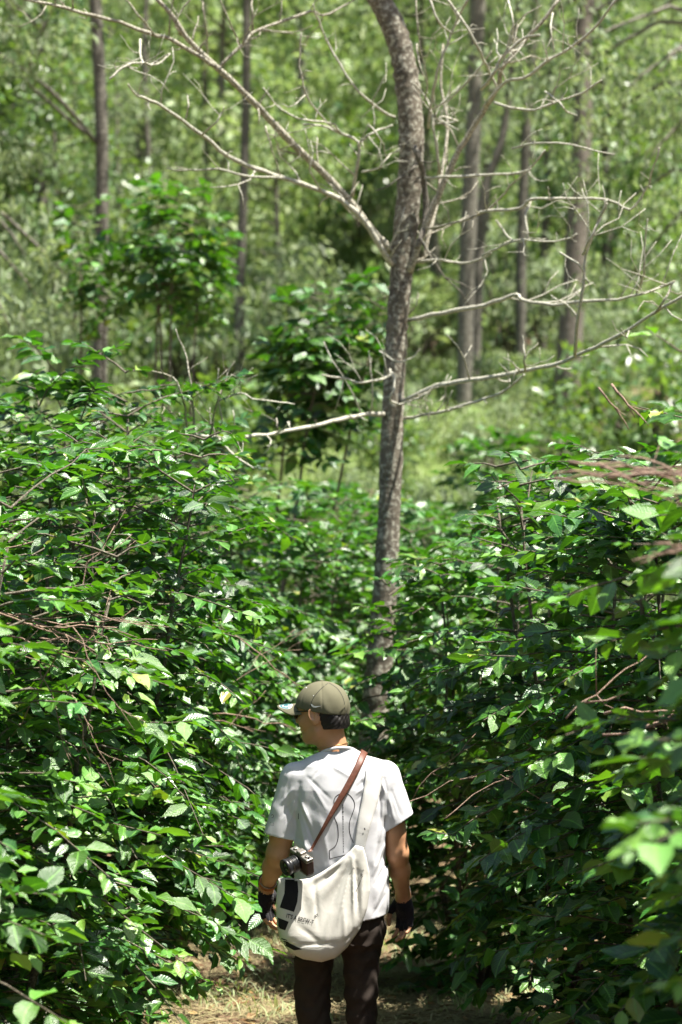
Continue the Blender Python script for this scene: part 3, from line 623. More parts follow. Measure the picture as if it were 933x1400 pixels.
def shrub(x, y, s, kd):
    lb, pr = KINDS[kd]; fm, sm = pr[rs.integers(0, len(pr))]
    o = empty('shrub', (x, y, float(hgt(x, y)) - .05), rs.uniform(0, 6.28), s)
    tagp(link('foliage', fm, o), kind='stuff'); link('stem', sm, o); tagp(o, lb, 'shrub', 'shrubs on the hillside')
placed = []
cnt = 0
while cnt < 200:
    y = 23 + 52 * rs.random() ** 1.15; hw = y * .148 + 1.0; x = rs.uniform(-hw, hw); s = rs.uniform(.45, 1.15) * (1 + (y - 23) * .014)
    pq = 466 + x / y * FPX
    if abs(x + .3) < .9 and y < 30 or 590 < pq < 850 and y < 32.5 and s > .62: continue                    # the open grassy gap behind the trunk
    if any((x - a) ** 2 + (y - b) ** 2 < (.62 * (s + c)) ** 2 for a, b, c in placed): cnt += .05; continue
    placed.append((x, y, s)); shrub(x, y, s, rs.choice(3, p=[.36, .38, .26])); cnt += 1
for _ in range(130):          # low growth over the open slope
    y = rs.uniform(20.5, 33); pq = rs.uniform(360, 870); x = (pq - 466) / FPX * y
    if any((x - a) ** 2 + (y - b) ** 2 < .16 for a, b, c in placed): continue
    s = rs.uniform(.28, .52); placed.append((x, y, s)); shrub(x, y, s, rs.choice(3, p=[.3, .5, .2]))
FAR = [('slim hillside tree with an airy pale crown far behind the trunks', 'pale_leaf', 'narrow', 'bark_grey'), ('bushy green hillside tree far behind the trunks', 'shrub_leaf', 'small', 'bark_dark'), ('lime green hillside tree far behind the trunks', 'lime_leaf', 'small', 'bark_grey')]
PROT = []
for i, (lb, mk, kd, bk) in enumerate(FAR):
    r = np.random.default_rng(60 + i); g = Geo(); H = 6.0
    sp = np.array([(.15 * math.sin(t * 3), .1 * math.cos(t * 4), H * t) for t in np.linspace(-.03, 1, 10)]); g.tube(sp, np.linspace(.13, .02, 10), 8)
    cen = []; lg = Geo()
    for j in range(26):
        t = r.uniform(.3, 1); a = r.uniform(0, 6.28); L = r.uniform(.4, 1.7) * (1.15 - t * .6); p0 = np.array([.15 * math.sin(t * 3), .1 * math.cos(t * 4), H * t]); c = p0 + np.array([math.cos(a) * L, math.sin(a) * L, r.uniform(-.2, .5)])
        lg.tube([p0, (p0 + c) / 2 + np.array([0, 0, .1]), c], [.03, .02, .007], 5); cen.append(c)
    PROT.append((g.mesh('trunk', M[bk]), lg.mesh('limb', M[bk]), cloud_mesh('crown', kd, r, cen, r.uniform(.45, .8, 26), 95, .19, mk, droop=.5), lb))
for i in range(52):
    y = 33 + 42 * (i + rs.random()) / 52; hw = y * .15; x = rs.uniform(-hw, hw); tm, lm, cm, lb = PROT[rs.integers(0, 3)]
    o = empty('tree', (x, y, float(hgt(x, y)) - .05), rs.uniform(0, 6.28), rs.uniform(.6, 1.1)); link('trunk', tm, o); tagp(link('limb', lm, o), kind='stuff'); tagp(link('crown', cm, o), kind='stuff')
    tagp(o, lb, 'tree', 'distant hillside trees')

# ------------------------------------------------------------------ grass and ground litter
def blades(name, n, xs, ys, length, width, mk, stand, seed, label, cat, mask=None):
    r = np.random.default_rng(seed); x = r.uniform(-1, 1, n); y = ys[0] + (ys[1] - ys[0]) * r.random(n) ** 1.2; x = x * (xs(y) if callable(xs) else xs)
    if mask is not None: q = mask(x, y, r); x, y = x[q], y[q]; n = len(x)
    a = r.uniform(0, 6.28, n); h = np.stack([np.cos(a), np.sin(a), np.zeros(n)], -1); L = length * r.uniform(.4, 1.3, n)[:, None]
    st = r.uniform(stand[0], stand[1], n)[:, None]; side = np.stack([-np.sin(a), np.cos(a), np.zeros(n)], -1) * width * r.uniform(.6, 1.4, n)[:, None]
    b = np.stack([x, y, hgt(x, y) + .004 + (r.random(n) * .02 if stand[1] < .3 else 0)], -1); up = np.array([0, 0, 1.0])
    bendv = np.stack([-np.sin(a), np.cos(a), np.zeros(n)], -1) * r.uniform(-.3, .3, n)[:, None] * L
    m1 = b + L * .5 * (h * (1 - st) + up * st) + bendv * .4; e = b + L * (h * (1 - st * .75) + up * st * .75) + bendv
    V = np.stack([b - side * .5, b + side * .5, m1 - side * .45, m1 + side * .45, e], 1).reshape(-1, 3)
    i = np.arange(n)[:, None] * 5
    Q = i + np.array([[0, 1, 3, 2]]); T = i + np.array([[2, 3, 4]])
    at = np.empty((n, 5, 4)); at[..., 0] = .5; at[..., 1] = 1; at[..., 2] = r.random(n)[:, None]; at[..., 3] = r.random(n)[:, None]
    tagp(link(name, mesh(name, V, Q, T, M[mk], at.reshape(-1, 4))), label, cat, kind='stuff')
blades('grass', 55000, lambda y: y * .15 + .5, (19.5, 62), .42, .016, 'grass', (.45, .95), 31, 'bright green grass and herbs covering the hillside', 'grass', mask=lambda x, y, r: wob(x, y, .8, 2) + r.normal(0, .3, len(x)) > -.45)
blades('straw', 24000, .95, (9.8, 17), .17, .0055, 'straw', (.0, .16), 32, 'cut dry grass strewn over the soil path', 'straw', mask=lambda x, y, r: wob(x, y, 2.4, 5) + r.normal(0, .45, len(x)) > -.25)
blades('grass_tuft', 7000, .95, (9.8, 17), .14, .006, 'grass', (.25, .8), 33, 'sparse green grass blades growing on the soil path', 'grass', mask=lambda x, y, r: wob(x, y, 1.9, 9) > .1)
r = np.random.default_rng(44); n = 1500; x = r.uniform(-1.3, 1.3, n); y = r.uniform(9, 18, n); a = r.uniform(0, 6.28, n)
D = np.stack([np.cos(a), np.sin(a), r.normal(0, .15, n)], -1); N = np.array([0, 0, 1.0]) + r.normal(0, .3, (n, 3))
tagp(link('leaf_litter', leaf_batch('leaf_litter', 'mid', np.stack([x, y, hgt(x, y) + .015], -1), D, N, .09 * r.uniform(.5, 1.2, n), r.integers(0, 8, n), r.random((n, 2)), M['dry_leaf'])), 'brown fallen leaves scattered along the soil path', 'leaves', kind='stuff')


# ------------------------------------------------------------------ the man: one smooth surface per part, grown from blended volumes
from mathutils.geometry import delaunay_2d_cdt
class Field:
    def __init__(s, lo, hi, h):
        s.lo = np.array(lo, float); s.h = h; s.n = np.ceil((np.array(hi) - s.lo) / h).astype(int) + 1
        s.f = np.full(s.n, .2, np.float32)
    def window(s, lo, hi, pad):
        a = np.clip(np.floor((np.array(lo) - pad - s.lo) / s.h).astype(int), 0, s.n - 1); b = np.clip(np.ceil((np.array(hi) + pad - s.lo) / s.h).astype(int) + 1, 1, s.n)
        sl = tuple(slice(i, j) for i, j in zip(a, b))
        g = np.meshgrid(*[s.lo[q] + s.h * np.arange(a[q], b[q]) for q in range(3)], indexing='ij', sparse=True)
        return sl, g
    def blend(s, sl, d, k):
        f = s.f[sl]
        if k <= 0: s.f[sl] = np.minimum(f, d); return
        h = np.clip(.5 + .5 * (f - d) / k, 0, 1); s.f[sl] = f * (1 - h) + d * h - k * h * (1 - h)
    def cone(s, a, b, ra, rb, k=.02, op='add'):
        a = np.array(a, float); b = np.array(b, float); R = max(ra, rb)
        sl, (X, Y, Z) = s.window(np.minimum(a, b) - R, np.maximum(a, b) + R, .05 + k); ba = b - a; L = ba @ ba + 1e-12
        t = np.clip(((X - a[0]) * ba[0] + (Y - a[1]) * ba[1] + (Z - a[2]) * ba[2]) / L, 0, 1)
        d = np.sqrt((X - a[0] - t * ba[0]) ** 2 + (Y - a[1] - t * ba[1]) ** 2 + (Z - a[2] - t * ba[2]) ** 2) - (ra + (rb - ra) * t)
        if op == 'add': s.blend(sl, d, k)
        else: s.f[sl] = np.maximum(s.f[sl], -d)
    def ell(s, c, R, rad, k=.02, op='add'):
        """ellipsoid; the rows of R are its axes"""
        c = np.array(c, float); R = np.array(R, float); rad = np.array(rad, float); m = rad.max()
        sl, (X, Y, Z) = s.window(c - m, c + m, .05 + k); x, y, z = X - c[0], Y - c[1], Z - c[2]
        q = [(R[i, 0] * x + R[i, 1] * y + R[i, 2] * z) for i in range(3)]
        k0 = np.sqrt(sum((q[i] / rad[i]) ** 2 for i in range(3))); k1 = np.sqrt(sum((q[i] / rad[i] ** 2) ** 2 for i in range(3))) + 1e-6
        d = k0 * (k0 - 1) / k1
        if op == 'add': s.blend(sl, d, k)
        else: s.f[sl] = np.maximum(s.f[sl], -d)
    def coords(s):
        return np.meshgrid(*[s.lo[q] + s.h * np.arange(s.n[q]) for q in range(3)], indexing='ij', sparse=True)
    def surface(s):
        f = s.f; nx, ny, nz = f.shape; ins = f < 0; C = (nx - 1, ny - 1, nz - 1)
        acc = np.zeros(C + (3,), np.float32); cnt = np.zeros(C, np.int16); faces = []
        cells = {}
        for ax in range(3):
            sa = [slice(None)] * 3; sb = [slice(None)] * 3; sa[ax] = slice(0, -1); sb[ax] = slice(1, None)
            A, B = f[tuple(sa)], f[tuple(sb)]; cr = ins[tuple(sa)] != ins[tuple(sb)]
            idx = np.argwhere(cr); t = A[cr] / (A[cr] - B[cr]); p = idx.astype(np.float32).copy(); p[:, ax] += t
            o = [q for q in range(3) if q != ax]; cells[ax] = []
            for da, db in ((0, 0), (-1, 0), (-1, -1), (0, -1)):
                ci = idx.copy(); ci[:, o[0]] += da; ci[:, o[1]] += db
                ok = np.all((ci >= 0) & (ci < np.array(C)), axis=1); cells[ax].append((ci, ok))
                np.add.at(acc, tuple(ci[ok].T), p[ok]); np.add.at(cnt, tuple(ci[ok].T), 1)
            faces.append((cells[ax], A[cr] < 0, ax))
        act = cnt > 0; num = np.full(C, -1, np.int32); num[act] = np.arange(act.sum())
        V = acc[act] / cnt[act][:, None] * s.h + s.lo; Q = []
        for cl, neg, ax in faces:
            ok = np.all([c[1] for c in cl], axis=0); q = np.stack([num[tuple(c[0][ok].T)] for c in cl], -1); fl = neg[ok] if ax != 1 else ~neg[ok]
            Q.append(np.where(fl[:, None], q, q[:, ::-1]))
        return V.astype(float), np.vstack(Q)
PY = 9.6
def J(px, py, y=PY): return np.array(P(px, py, y))
man = empty('person', (float(P(458, 1200, PY).x), PY, 0.0)); MO = np.array(man.location)
tagp(man, 'person seen from behind in white t-shirt, olive cap and fingerless gloves, looking aside', 'person')
def part(name, V, Q, m, parent=man, T=None): 
    return link(name, mesh(name, V - MO, Q, T, m), parent)

# materials
def skin_mat():
    m, n, l, bs, out = mat('skin'); a = noise(n, l, 9, 4, .6); b = noise(n, l, 220, 3, .6)
    r = ramp(n, [(.3, (.42, .215, .11)), (.7, (.53, .285, .155))]); l.new(a.outputs[0], r.inputs[0]); l.new(r.outputs[0], bs.inputs['Base Color'])
    bs.inputs['Roughness'].default_value = .48; bs.inputs['Subsurface Weight'].default_value = .12; bs.inputs['Subsurface Radius'].default_value = (.012, .005, .003); bs.inputs['Subsurface Scale'].default_value = .6
    l.new(bump(n, l, b.outputs[0], .12, .002), bs.inputs['Normal']); return m
def cloth_mat(name, col, weave=900, rough=.85, fuzz=.3, bs_=.35, var=.06, sheen=0.0):
    m, n, l, bs, out = mat(name); a = noise(n, l, 14, 4, .6); r = ramp(n, [(.3, tuple(c * (1 - var) for c in col)), (.7, tuple(min(1, c * (1 + var)) for c in col))]); l.new(a.outputs[0], r.inputs[0])
    l.new(r.outputs[0], bs.inputs['Base Color']); bs.inputs['Roughness'].default_value = rough; bs.inputs['Specular IOR Level'].default_value = .2; bs.inputs['Sheen Weight'].default_value = sheen
    f = noise(n, l, weave, 2, .5); g2 = noise(n, l, 9, 3, .5, dist=.8)
    h = math_n(n, l, 'ADD', math_n(n, l, 'MULTIPLY', f.outputs[0], fuzz * .35), g2.outputs[0]); l.new(bump(n, l, h, bs_, .006), bs.inputs['Normal']); return m
M['skin'] = skin_mat(); M['shirt'] = cloth_mat('white_cotton', (.56, .56, .58), bs_=.3, var=.02); M['bag'] = cloth_mat('cream_canvas', (.58, .565, .515), 500, fuzz=.5, bs_=.4, var=.04)
M['bag_strap'] = cloth_mat('pale_canvas', (.60, .59, .565), 500, fuzz=.5, bs_=.4, var=.04); M['trousers'] = cloth_mat('dark_brown_twill', (.036, .027, .022), 700, bs_=.5, var=.2); M['glove'] = cloth_mat('black_knit', (.016, .015, .018), 300, rough=.95, fuzz=1.2, bs_=.9, sheen=.1, var=.3)
M['cap'] = cloth_mat('olive_cotton', (.130, .123, .078), 600, bs_=.3, var=.08); M['hair'] = plain_mat('black_hair', (.010, .008, .007), .6, .4, 260, .3, .35, bd=.004)
M['strap'] = plain_mat('brown_leather', (.125, .045, .026), .5, .25, 90, .4, .3); M['black'] = plain_mat('black_plastic', (.012, .012, .013), .38, .2, 80, .5, .1)
M['ink'] = plain_mat('black_print', (.014, .014, .016), .8, .15, 60, .2, 0); M['silver'] = plain_mat('brushed_silver', (.30, .28, .25), .42, .1, 150, .5, .1, metal=.85)
M['leather'] = plain_mat('dark_leather', (.06, .028, .02), .6, .25, 300, .4, .5); M['thread'] = plain_mat('pale_thread', (.62, .62, .60), .7, .05, 60, .3, 0)
M['shoe'] = plain_mat('shoe_canvas', (.10, .09, .08), .8, .2, 60); M['eye'] = plain_mat('eye_white', (.7, .68, .65), .2, .03, 60, .5, 0); M['gold'] = plain_mat('gold_chain', (.55, .34, .14), .35, .1, 100, .5, 0, metal=.8); M['orange'] = plain_mat('orange_cord', (.50, .16, .05), .7, .2, 200)
M['sticker'] = plain_mat('pale_sticker', (.62, .66, .66), .35, .05, 60, .5, 0); M['teal'] = plain_mat('teal_print', (.05, .16, .18), .4, .1, 60, .5, 0); M['lip'] = plain_mat('lip', (.33, .13, .10), .45, .1, 80)
mg, n, l, bs, out = mat('lens_glass'); bs.inputs['Base Color'].default_value = (.02, .02, .025, 1); bs.inputs['Roughness'].default_value = .08; bs.inputs['Specular IOR Level'].default_value = .8; M['glass'] = mg

# head frame: f looks ahead (aside and away), s is the wearer's left, u is up
ya = math.radians(60); f = unit(np.array([-math.sin(ya), math.cos(ya), -.05])); s_ = unit(np.cross([0, 0, 1.0], f)); u_ = np.cross(f, s_)
HC = J(441.5, 970); HR = np.array([f, s_, u_])
def hp(a, b, c): return HC + f * a + s_ * b + u_ * c
WL, WR = J(364, 1215, 9.79), J(551.5, 1227, 9.77)           # wrists
EL, ER = J(380, 1166, 9.62), J(543.5, 1166, 9.61)           # elbows
SL, SR = J(404, 1064), J(526, 1061)
Bd = Field((-.36, 9.36, -.01), (.34, 9.93, 1.76), .0033)
# head
Bd.ell(HC, HR, (.096, .077, .098), 0)
Bd.ell(hp(.022, 0, -.066), HR, (.068, .060, .070), .03); Bd.ell(hp(.068, 0, -.112), HR, (.024, .026, .020), .03)
for sd in (-1, 1):
    Bd.ell(hp(.058, sd * .040, -.040), HR, (.030, .026, .028), .025); Bd.cone(hp(.0, sd * .052, -.085), hp(.060, sd * .022, -.112), .018, .016, .02)
    Bd.cone(hp(.082, sd * .012, .012), hp(.070, sd * .050, .008), .012, .010, .015)
    e = HR @ np.array([1, 0, 0]); er = np.array([unit(f * .95 - u_ * .25), unit(s_ * sd + f * -.45), unit(u_ + f * .2)])
    Bd.ell(hp(-.010, sd * .086, -.022), er, (.021, .0085, .034), .007); Bd.ell(hp(-.006, sd * .0955, -.017), er, (.0115, .0065, .020), 0, 'sub'); Bd.ell(hp(-.006, sd * .079, -.048), er, (.009, .007, .011), .006)
    Bd.ell(hp(.083, sd * .032, -.008), HR, (.012, .016, .010), 0, 'sub')
Bd.cone(hp(.094, 0, .0), hp(.113, 0, -.042), .008, .0125, .014); Bd.cone(hp(.100, -.011, -.046), hp(.100, .011, -.046), .009, .009, .01)
Bd.cone(hp(.089, -.018, -.073), hp(.089, .018, -.073), .008, .008, .008); Bd.cone(hp(.086, -.014, -.084), hp(.086, .014, -.084), .008, .008, .006)
# neck, trunk
Bd.cone(J(449, 990, 9.605), J(459, 1040, 9.595), .056, .058, .03); Bd.cone(J(456, 1045, 9.60), J(425, 1060), .04, .036, .02); Bd.cone(J(460, 1045, 9.60), J(505, 1060), .04, .036, .02)
I3 = np.eye(3)
Bd.ell(J(465, 1110), I3, (.165, .10, .20), .06); Bd.ell(J(465, 1210), I3, (.15, .098, .17), .06)
for S, E, W in ((SL, EL, WL), (SR, ER, WR)):
    Bd.cone(S, E, .052, .042, .03); mid = E * .62 + W * .38
    Bd.cone(E, mid, .041, .0395, .025); Bd.cone(mid, W, .0395, .0255, .025); Bd.ell(E * .72 + S * .28 + np.array([0, -.008, 0]), I3, (.042, .044, .06), .03)
# legs and feet
KL, KR = J(427, 1362, 9.62), J(494, 1358, 9.60); AL, AR = np.array([-.085, 9.60, .09]), np.array([.085, 9.63, .09])
HL, HRt = J(437, 1262), J(488, 1262)
for H, K, A in ((HL, KL, AL), (HRt, KR, AR)):
    Bd.cone(H, K, .068, .048, .04); Bd.cone(K, A, .047, .034, .03); Bd.cone(A, A + np.array([0, .12, -.055]), .032, .026, .03)
# hands: palm, four unequal bent fingers, thumb from the side of the palm
GL = Field((-.36, 9.62, .68), (.36, 9.93, .99), .0031)
def hand(W, dn, w, cu, side):
    """W wrist, dn along the hand, w across towards the thumb side, cu direction in which the fingers curl"""
    dn, w = unit(dn), unit(w); cu = unit(cu - dn * (cu @ dn) - w * (cu @ w)); w = unit(w - dn * (w @ dn)); R = np.array([w, dn, cu])
    pc = W + dn * .052
    for F, gr in ((Bd, 0), (GL, .0032)):
        F.ell(pc, R, (.041 + gr, .056 + gr, .0165 + gr), .02 if F is Bd else .012); F.cone(W - dn * .02, W + dn * .03, .0275 + gr, .027 + gr, .02)
        if gr: F.cone(W - dn * .034, W - dn * .024, .0315, .0315, .006)
    for i, (ln, rr) in enumerate(((.96, .0090), (1.08, .0093), (1.02, .0090), (.80, .0080))):
        o = pc + dn * (.042 - .006 * abs(i - 1.2)) + w * (.029 - .0195 * i); a = .30 + .05 * i; p = o
        for q, L in enumerate((.043, .027, .021)):
            d = dn * math.cos(a) + cu * math.sin(a) + w * (.05 - .035 * i); e = p + unit(d) * L * ln
            Bd.cone(p, e, rr * (1 - .07 * q), rr * (.95 - .07 * q), .004 if q else .006)
            if q == 0: GL.cone(p, p + (e - p) * .85, rr + .0032, rr + .003, .004)
            p = e; a += .48
    o = pc - dn * .028 + w * .030 + cu * .006; m1 = o + unit(dn * .75 + w * .55 + cu * .45) * .042; m2 = m1 + unit(dn * .95 + w * .12 + cu * .40) * .030; m3 = m2 + unit(dn + cu * .25 - w * .1) * .022
    Bd.cone(o, m1, .0135, .0105, .010); Bd.cone(m1, m2, .0105, .0098, .004); Bd.cone(m2, m3, .0096, .0082, .004); GL.cone(o, m1, .0168, .0138, .01)
hand(WL, np.array([-.02, .16, -1.0]), np.array([.55, .83, 0]), np.array([.85, -.5, 0]), -1)
hand(WR, np.array([.10, .12, -1.0]), np.array([-.80, .60, 0]), np.array([-.5, -.85, .0]), 1)
V, Q = Bd.surface(); body = part('body', V, Q, M['skin'])
gv, gq = GL.surface()
for sd in (-1, 1):      # one glove on each hand
    keep = (gv[gq[:, 0], 0] * sd > 0); qq = gq[keep]; us, inv = np.unique(qq, return_inverse=True)
    part('glove', gv[us] + np.random.default_rng(3).normal(0, .0006, (len(us), 3)), inv.reshape(-1, 4), M['glove'])

# ---- clothes
FOLD = .55
def loft(F, rows, k, wave=None):
    """rows: z, xleft, xright, half depth, y centre (top to bottom), blended into F"""
    rows = np.array(sorted(rows), float); X, Y, Z = F.coords(); z = np.clip(Z, rows[0, 0], rows[-1, 0])
    xl, xr, b, yc = (np.interp(z, rows[:, 0], rows[:, i]) for i in (1, 2, 3, 4)); c = (xl + xr) / 2; a = (xr - xl) / 2
    rr = (np.abs((X - c) / a) ** 2.4 + np.abs((Y - yc) / b) ** 2.4) ** (1 / 2.4); d = (rr - 1) * np.minimum(a, b) * 1.0
    d = np.maximum(d, np.maximum(Z - rows[-1, 0], rows[0, 0] - Z)); F.blend((slice(None),) * 3, d.astype(np.float32), k)
def folds(F, segs, ymax=None):
    """raised or sunk creases along lines given in photo pixels"""
    X, Y, Z = F.coords(); acc = 0
    for x1, y1, x2, y2, wpx, amp in segs:
        a = J(x1, y1, 9.5)[[0, 2]]; b = J(x2, y2, 9.5)[[0, 2]]; ba = b - a; t = np.clip(((X - a[0]) * ba[0] + (Z - a[1]) * ba[1]) / (ba @ ba), 0, 1)
        d2 = (X - a[0] - t * ba[0]) ** 2 + (Z - a[1] - t * ba[1]) ** 2; ww = wpx / 344.0
        acc = acc + amp * .001 * np.exp(-d2 / (ww * ww)) * (np.sin(np.pi * np.clip(t * .86 + .07, 0, 1)) ** .6)
    wgt = 1.0 if ymax is None else np.clip((ymax - Y) / .04, 0, 1)
    F.f -= (acc * wgt * FOLD).astype(np.float32)
def zz(py): return float(J(460, py)[2])
def xx(px): return float(J(px, 1100)[0])
Sh = Field((-.36, 9.40, .74), (.33, 9.80, 1.47), .0035)
loft(Sh, [(zz(1017), xx(440), xx(484), .060, 9.60), (zz(1026), xx(434), xx(490), .068, 9.60), (zz(1036), xx(420), xx(507), .082, 9.60), (zz(1046), xx(406), xx(524), .097, 9.60), (zz(1058), xx(400), xx(531), .106, 9.60), (zz(1078), xx(398), xx(533), .118, 9.60), (zz(1120), xx(402), xx(530), .127, 9.60), (zz(1170), xx(402), xx(529), .125, 9.60), (zz(1215), xx(403), xx(533), .125, 9.60), (zz(1262), xx(406), xx(530), .132, 9.60)], 0)
dl = unit(J(379, 1146) - SL); dr = unit(J(547, 1128) - SR)
Sh.cone(SL, J(380, 1150), .062, .0615, .035); Sh.cone(SR, J(548, 1132), .062, .066, .035)
X, Y, Z = Sh.coords()
folds(Sh, [(410, 1072, 403, 1150, 3.5, -9), (414, 1078, 420, 1190, 7, 6), (427, 1060, 408, 1120, 6, 5), (440, 1055, 418, 1110, 4, -4), (452, 1060, 448, 1150, 9, 4), (392, 1070, 396, 1140, 4, -5), (385, 1085, 378, 1140, 6, 5),
           (470, 1045, 430, 1050, 4, -3), (485, 1060, 520, 1090, 4, -3), (499, 1050, 497, 1100, 3, 5), (518, 1075, 521, 1130, 3, -8), (527, 1070, 533, 1125, 5, 5), (540, 1075, 552, 1120, 4, -4), (534, 1080, 528, 1130, 3.5, -5), (524, 1130, 508, 1190, 5, 5), (520, 1150, 528, 1215, 6, -5), (512, 1160, 516, 1250, 5, 5),
           (527, 1165, 510, 1205, 4, -4), (532, 1190, 515, 1225, 4, 4), (425, 1120, 440, 1200, 6, -5), (436, 1110, 452, 1180, 5, 4), (505, 1110, 490, 1160, 5, 4), (470, 1120, 474, 1175, 8, -3), (402, 1150, 430, 1165, 4, 5), (404, 1170, 440, 1180, 4, -4), (395, 1110, 404, 1125, 3, -4)])
folds(Sh, [(408, 1090, 426, 1130, 2.4, 6), (410, 1100, 432, 1160, 2.2, -6), (407, 1110, 424, 1185, 2.4, 6), (428, 1075, 446, 1105, 2.2, 4), (420, 1062, 452, 1092, 2.4, -4), (455, 1048, 480, 1062, 2.2, 4), (446, 1044, 425, 1066, 2.0, -4),
           (498, 1062, 488, 1070, 1.6, 5), (499, 1068, 487, 1077, 1.6, -5), (499, 1075, 488, 1085, 1.6, 5), (500, 1082, 489, 1093, 1.6, -4), (522, 1068, 527, 1084, 2, 6), (526, 1066, 530, 1090, 2, -6), (530, 1085, 540, 1122, 2.2, 6), (536, 1082, 548, 1116, 2, -5), (524, 1098, 519, 1150, 2.2, 6), (528, 1120, 514, 1180, 2.4, -6), (530, 1150, 510, 1196, 2.2, 6), (531, 1178, 512, 1210, 2, -5), (530, 1200, 513, 1240, 2.2, 5), (526, 1225, 510, 1252, 2, -4),
           (400, 1080, 384, 1100, 2.2, 5), (402, 1092, 385, 1118, 2.2, -5), (404, 1105, 390, 1138, 2.2, 5), (394, 1064, 388, 1090, 2.4, 4), (405, 1155, 425, 1178, 2, 5), (408, 1165, 436, 1190, 2, -5), (440, 1130, 452, 1185, 3, 4), (485, 1120, 474, 1160, 2.4, -4), (490, 1130, 480, 1165, 2.4, 4)])
wv = .0012 * np.sin(X * 60 + 9 * Z + 2 * np.sin(Z * 31)) * np.sin(Z * 17 + 3 * X)
Sh.f -= wv.astype(np.float32)
def cutp(F, p, nrm): F.f = np.maximum(F.f, ((X - p[0]) * nrm[0] + (Y - p[1]) * nrm[1] + (Z - p[2]) * nrm[2]).astype(np.float32))
hemz = zz(1256) + .012 * np.cos((X - xx(468)) * 9) * 0 + .06 * (X - xx(465)) ** 2 / .03 * .35
inner = Sh.f + .0095
low = (Z < hemz + .06) | ((X - xx(379)) * dl[0] + (Z - zz(1143)) * dl[2] > -.055) & (X < xx(404)) & (Z < zz(1090)) | ((X - xx(545)) * dr[0] + (Z - zz(1126)) * dr[2] > -.055) & (X > xx(527)) & (Z < zz(1085))
Sh.f = np.where(low, np.maximum(Sh.f, -inner), Sh.f).astype(np.float32)
Sh.f = np.maximum(Sh.f, (hemz - Z).astype(np.float32))
side_l = X < xx(401.5); side_r = X > xx(526.5)
nl = unit(np.array([-9, 0, -40.0])); nr = unit(np.array([24, 0, -38.0])); pl, pr = J(380, 1143), J(545, 1125)
cl = (X - pl[0]) * nl[0] + (Z - pl[2]) * nl[2]; crr = (X - pr[0]) * nr[0] + (Z - pr[2]) * nr[2]
Sh.f = np.where(side_l & (Z < zz(1110)), np.maximum(Sh.f, cl + Y * 0), Sh.f); Sh.f = np.where(side_r & (Z < zz(1090)) & (crr < .12), np.maximum(Sh.f, np.where(X > xx(528), crr, -1) + Y * 0), Sh.f)
# neck opening
X, Y, Z = Sh.coords(); nzp = J(461, 1024.5, 9.60); Sh.f = np.maximum(Sh.f, np.where(Z > zz(1050), (Z - nzp[2]) - .12 * (X - nzp[0]) + .42 * (Y - 9.56), -1).astype(np.float32))
Sh.cone(J(455, 1000, 9.60), J(461, 1040, 9.60), .060, .068, 0, 'sub')
sv, sq = Sh.surface(); shirt = part('t_shirt', sv, sq, M['shirt'])
SB = BVHTree.FromPolygons([tuple(v) for v in sv], [tuple(map(int, q)) for q in sq])
col_r = Geo()
cpts = []
for a in np.linspace(0, 2 * np.pi, 49):
    x, y = nzp[0] + .0725 * math.cos(a), 9.60 + .0715 * math.sin(a); cpts.append((x, y, nzp[2] + .12 * (x - nzp[0]) - .42 * (y - 9.56) - .003))
col_r.tube(cpts, .0062, 8, cap=False)
part('collar', np.vstack(col_r.V), np.vstack(col_r.Q), M['shirt'], shirt)

Tr = Field((-.30, 9.40, .06), (.30, 9.82, .98), .0045)
loft(Tr, [(zz(1190), xx(412), xx(524), .10, 9.60), (zz(1240), xx(410), xx(526), .112, 9.60), (zz(1268), xx(407), xx(526), .116, 9.60), (zz(1288), xx(404), xx(522), .112, 9.60)], 0)
for H, K, A, r0, r1, r2 in ((J(431, 1275), KL, AL, .084, .068, .064), (J(494, 1275), KR, AR, .084, .062, .060)):
    Tr.cone(H, K, r0, r1, .035); Tr.cone(K, A + np.array([0, -.01, .0]), r1, r2, .02)
folds(Tr, [(472, 1300, 515, 1290, 4, 5), (474, 1308, 518, 1302, 3, -6), (475, 1318, 516, 1312, 4, 5), (472, 1330, 512, 1326, 4, -5), (474, 1345, 510, 1350, 5, 4), (400, 1315, 448, 1322, 4, 5), (402, 1328, 446, 1318, 4, -5), (405, 1345, 452, 1340, 5, 5), (408, 1365, 455, 1372, 5, -4), (476, 1372, 508, 1366, 5, 5), (478, 1385, 508, 1392, 4, -5), (520, 1262, 490, 1290, 4, 5), (462, 1270, 466, 1300, 5, -7), (410, 1388, 452, 1382, 4, 5), (412, 1420, 452, 1428, 5, -5), (476, 1420, 508, 1410, 5, 5), (476, 1450, 508, 1455, 5, -5), (412, 1460, 450, 1450, 5, 5)])
X, Y, Z = Tr.coords(); Tr.f -= (.003 * np.sin(Z * 75 + 3 * np.sin(X * 40 + Y * 25))).astype(np.float32)
part('trousers', *Tr.surface(), M['trousers'])
Sf = Field((-.2, 9.48, -.005), (.2, 9.92, .16), .005)
for A in (AL, AR):
    Sf.cone(A + np.array([0, 0, -.02]), A + np.array([0, .13, -.05]), .047, .036, .03); Sf.cone(A + np.array([0, -.025, -.045]), A + np.array([0, .16, -.05]), .042, .037, .02)
X, Y, Z = Sf.coords(); Sf.f = np.maximum(Sf.f, .002 - Z); fv, fq = Sf.surface()
for sd in (-1, 1):
    keep = fv[fq[:, 0], 0] * sd > 0; us, inv = np.unique(fq[keep], return_inverse=True); part('shoe', fv[us], inv.reshape(-1, 4), M['shoe'])

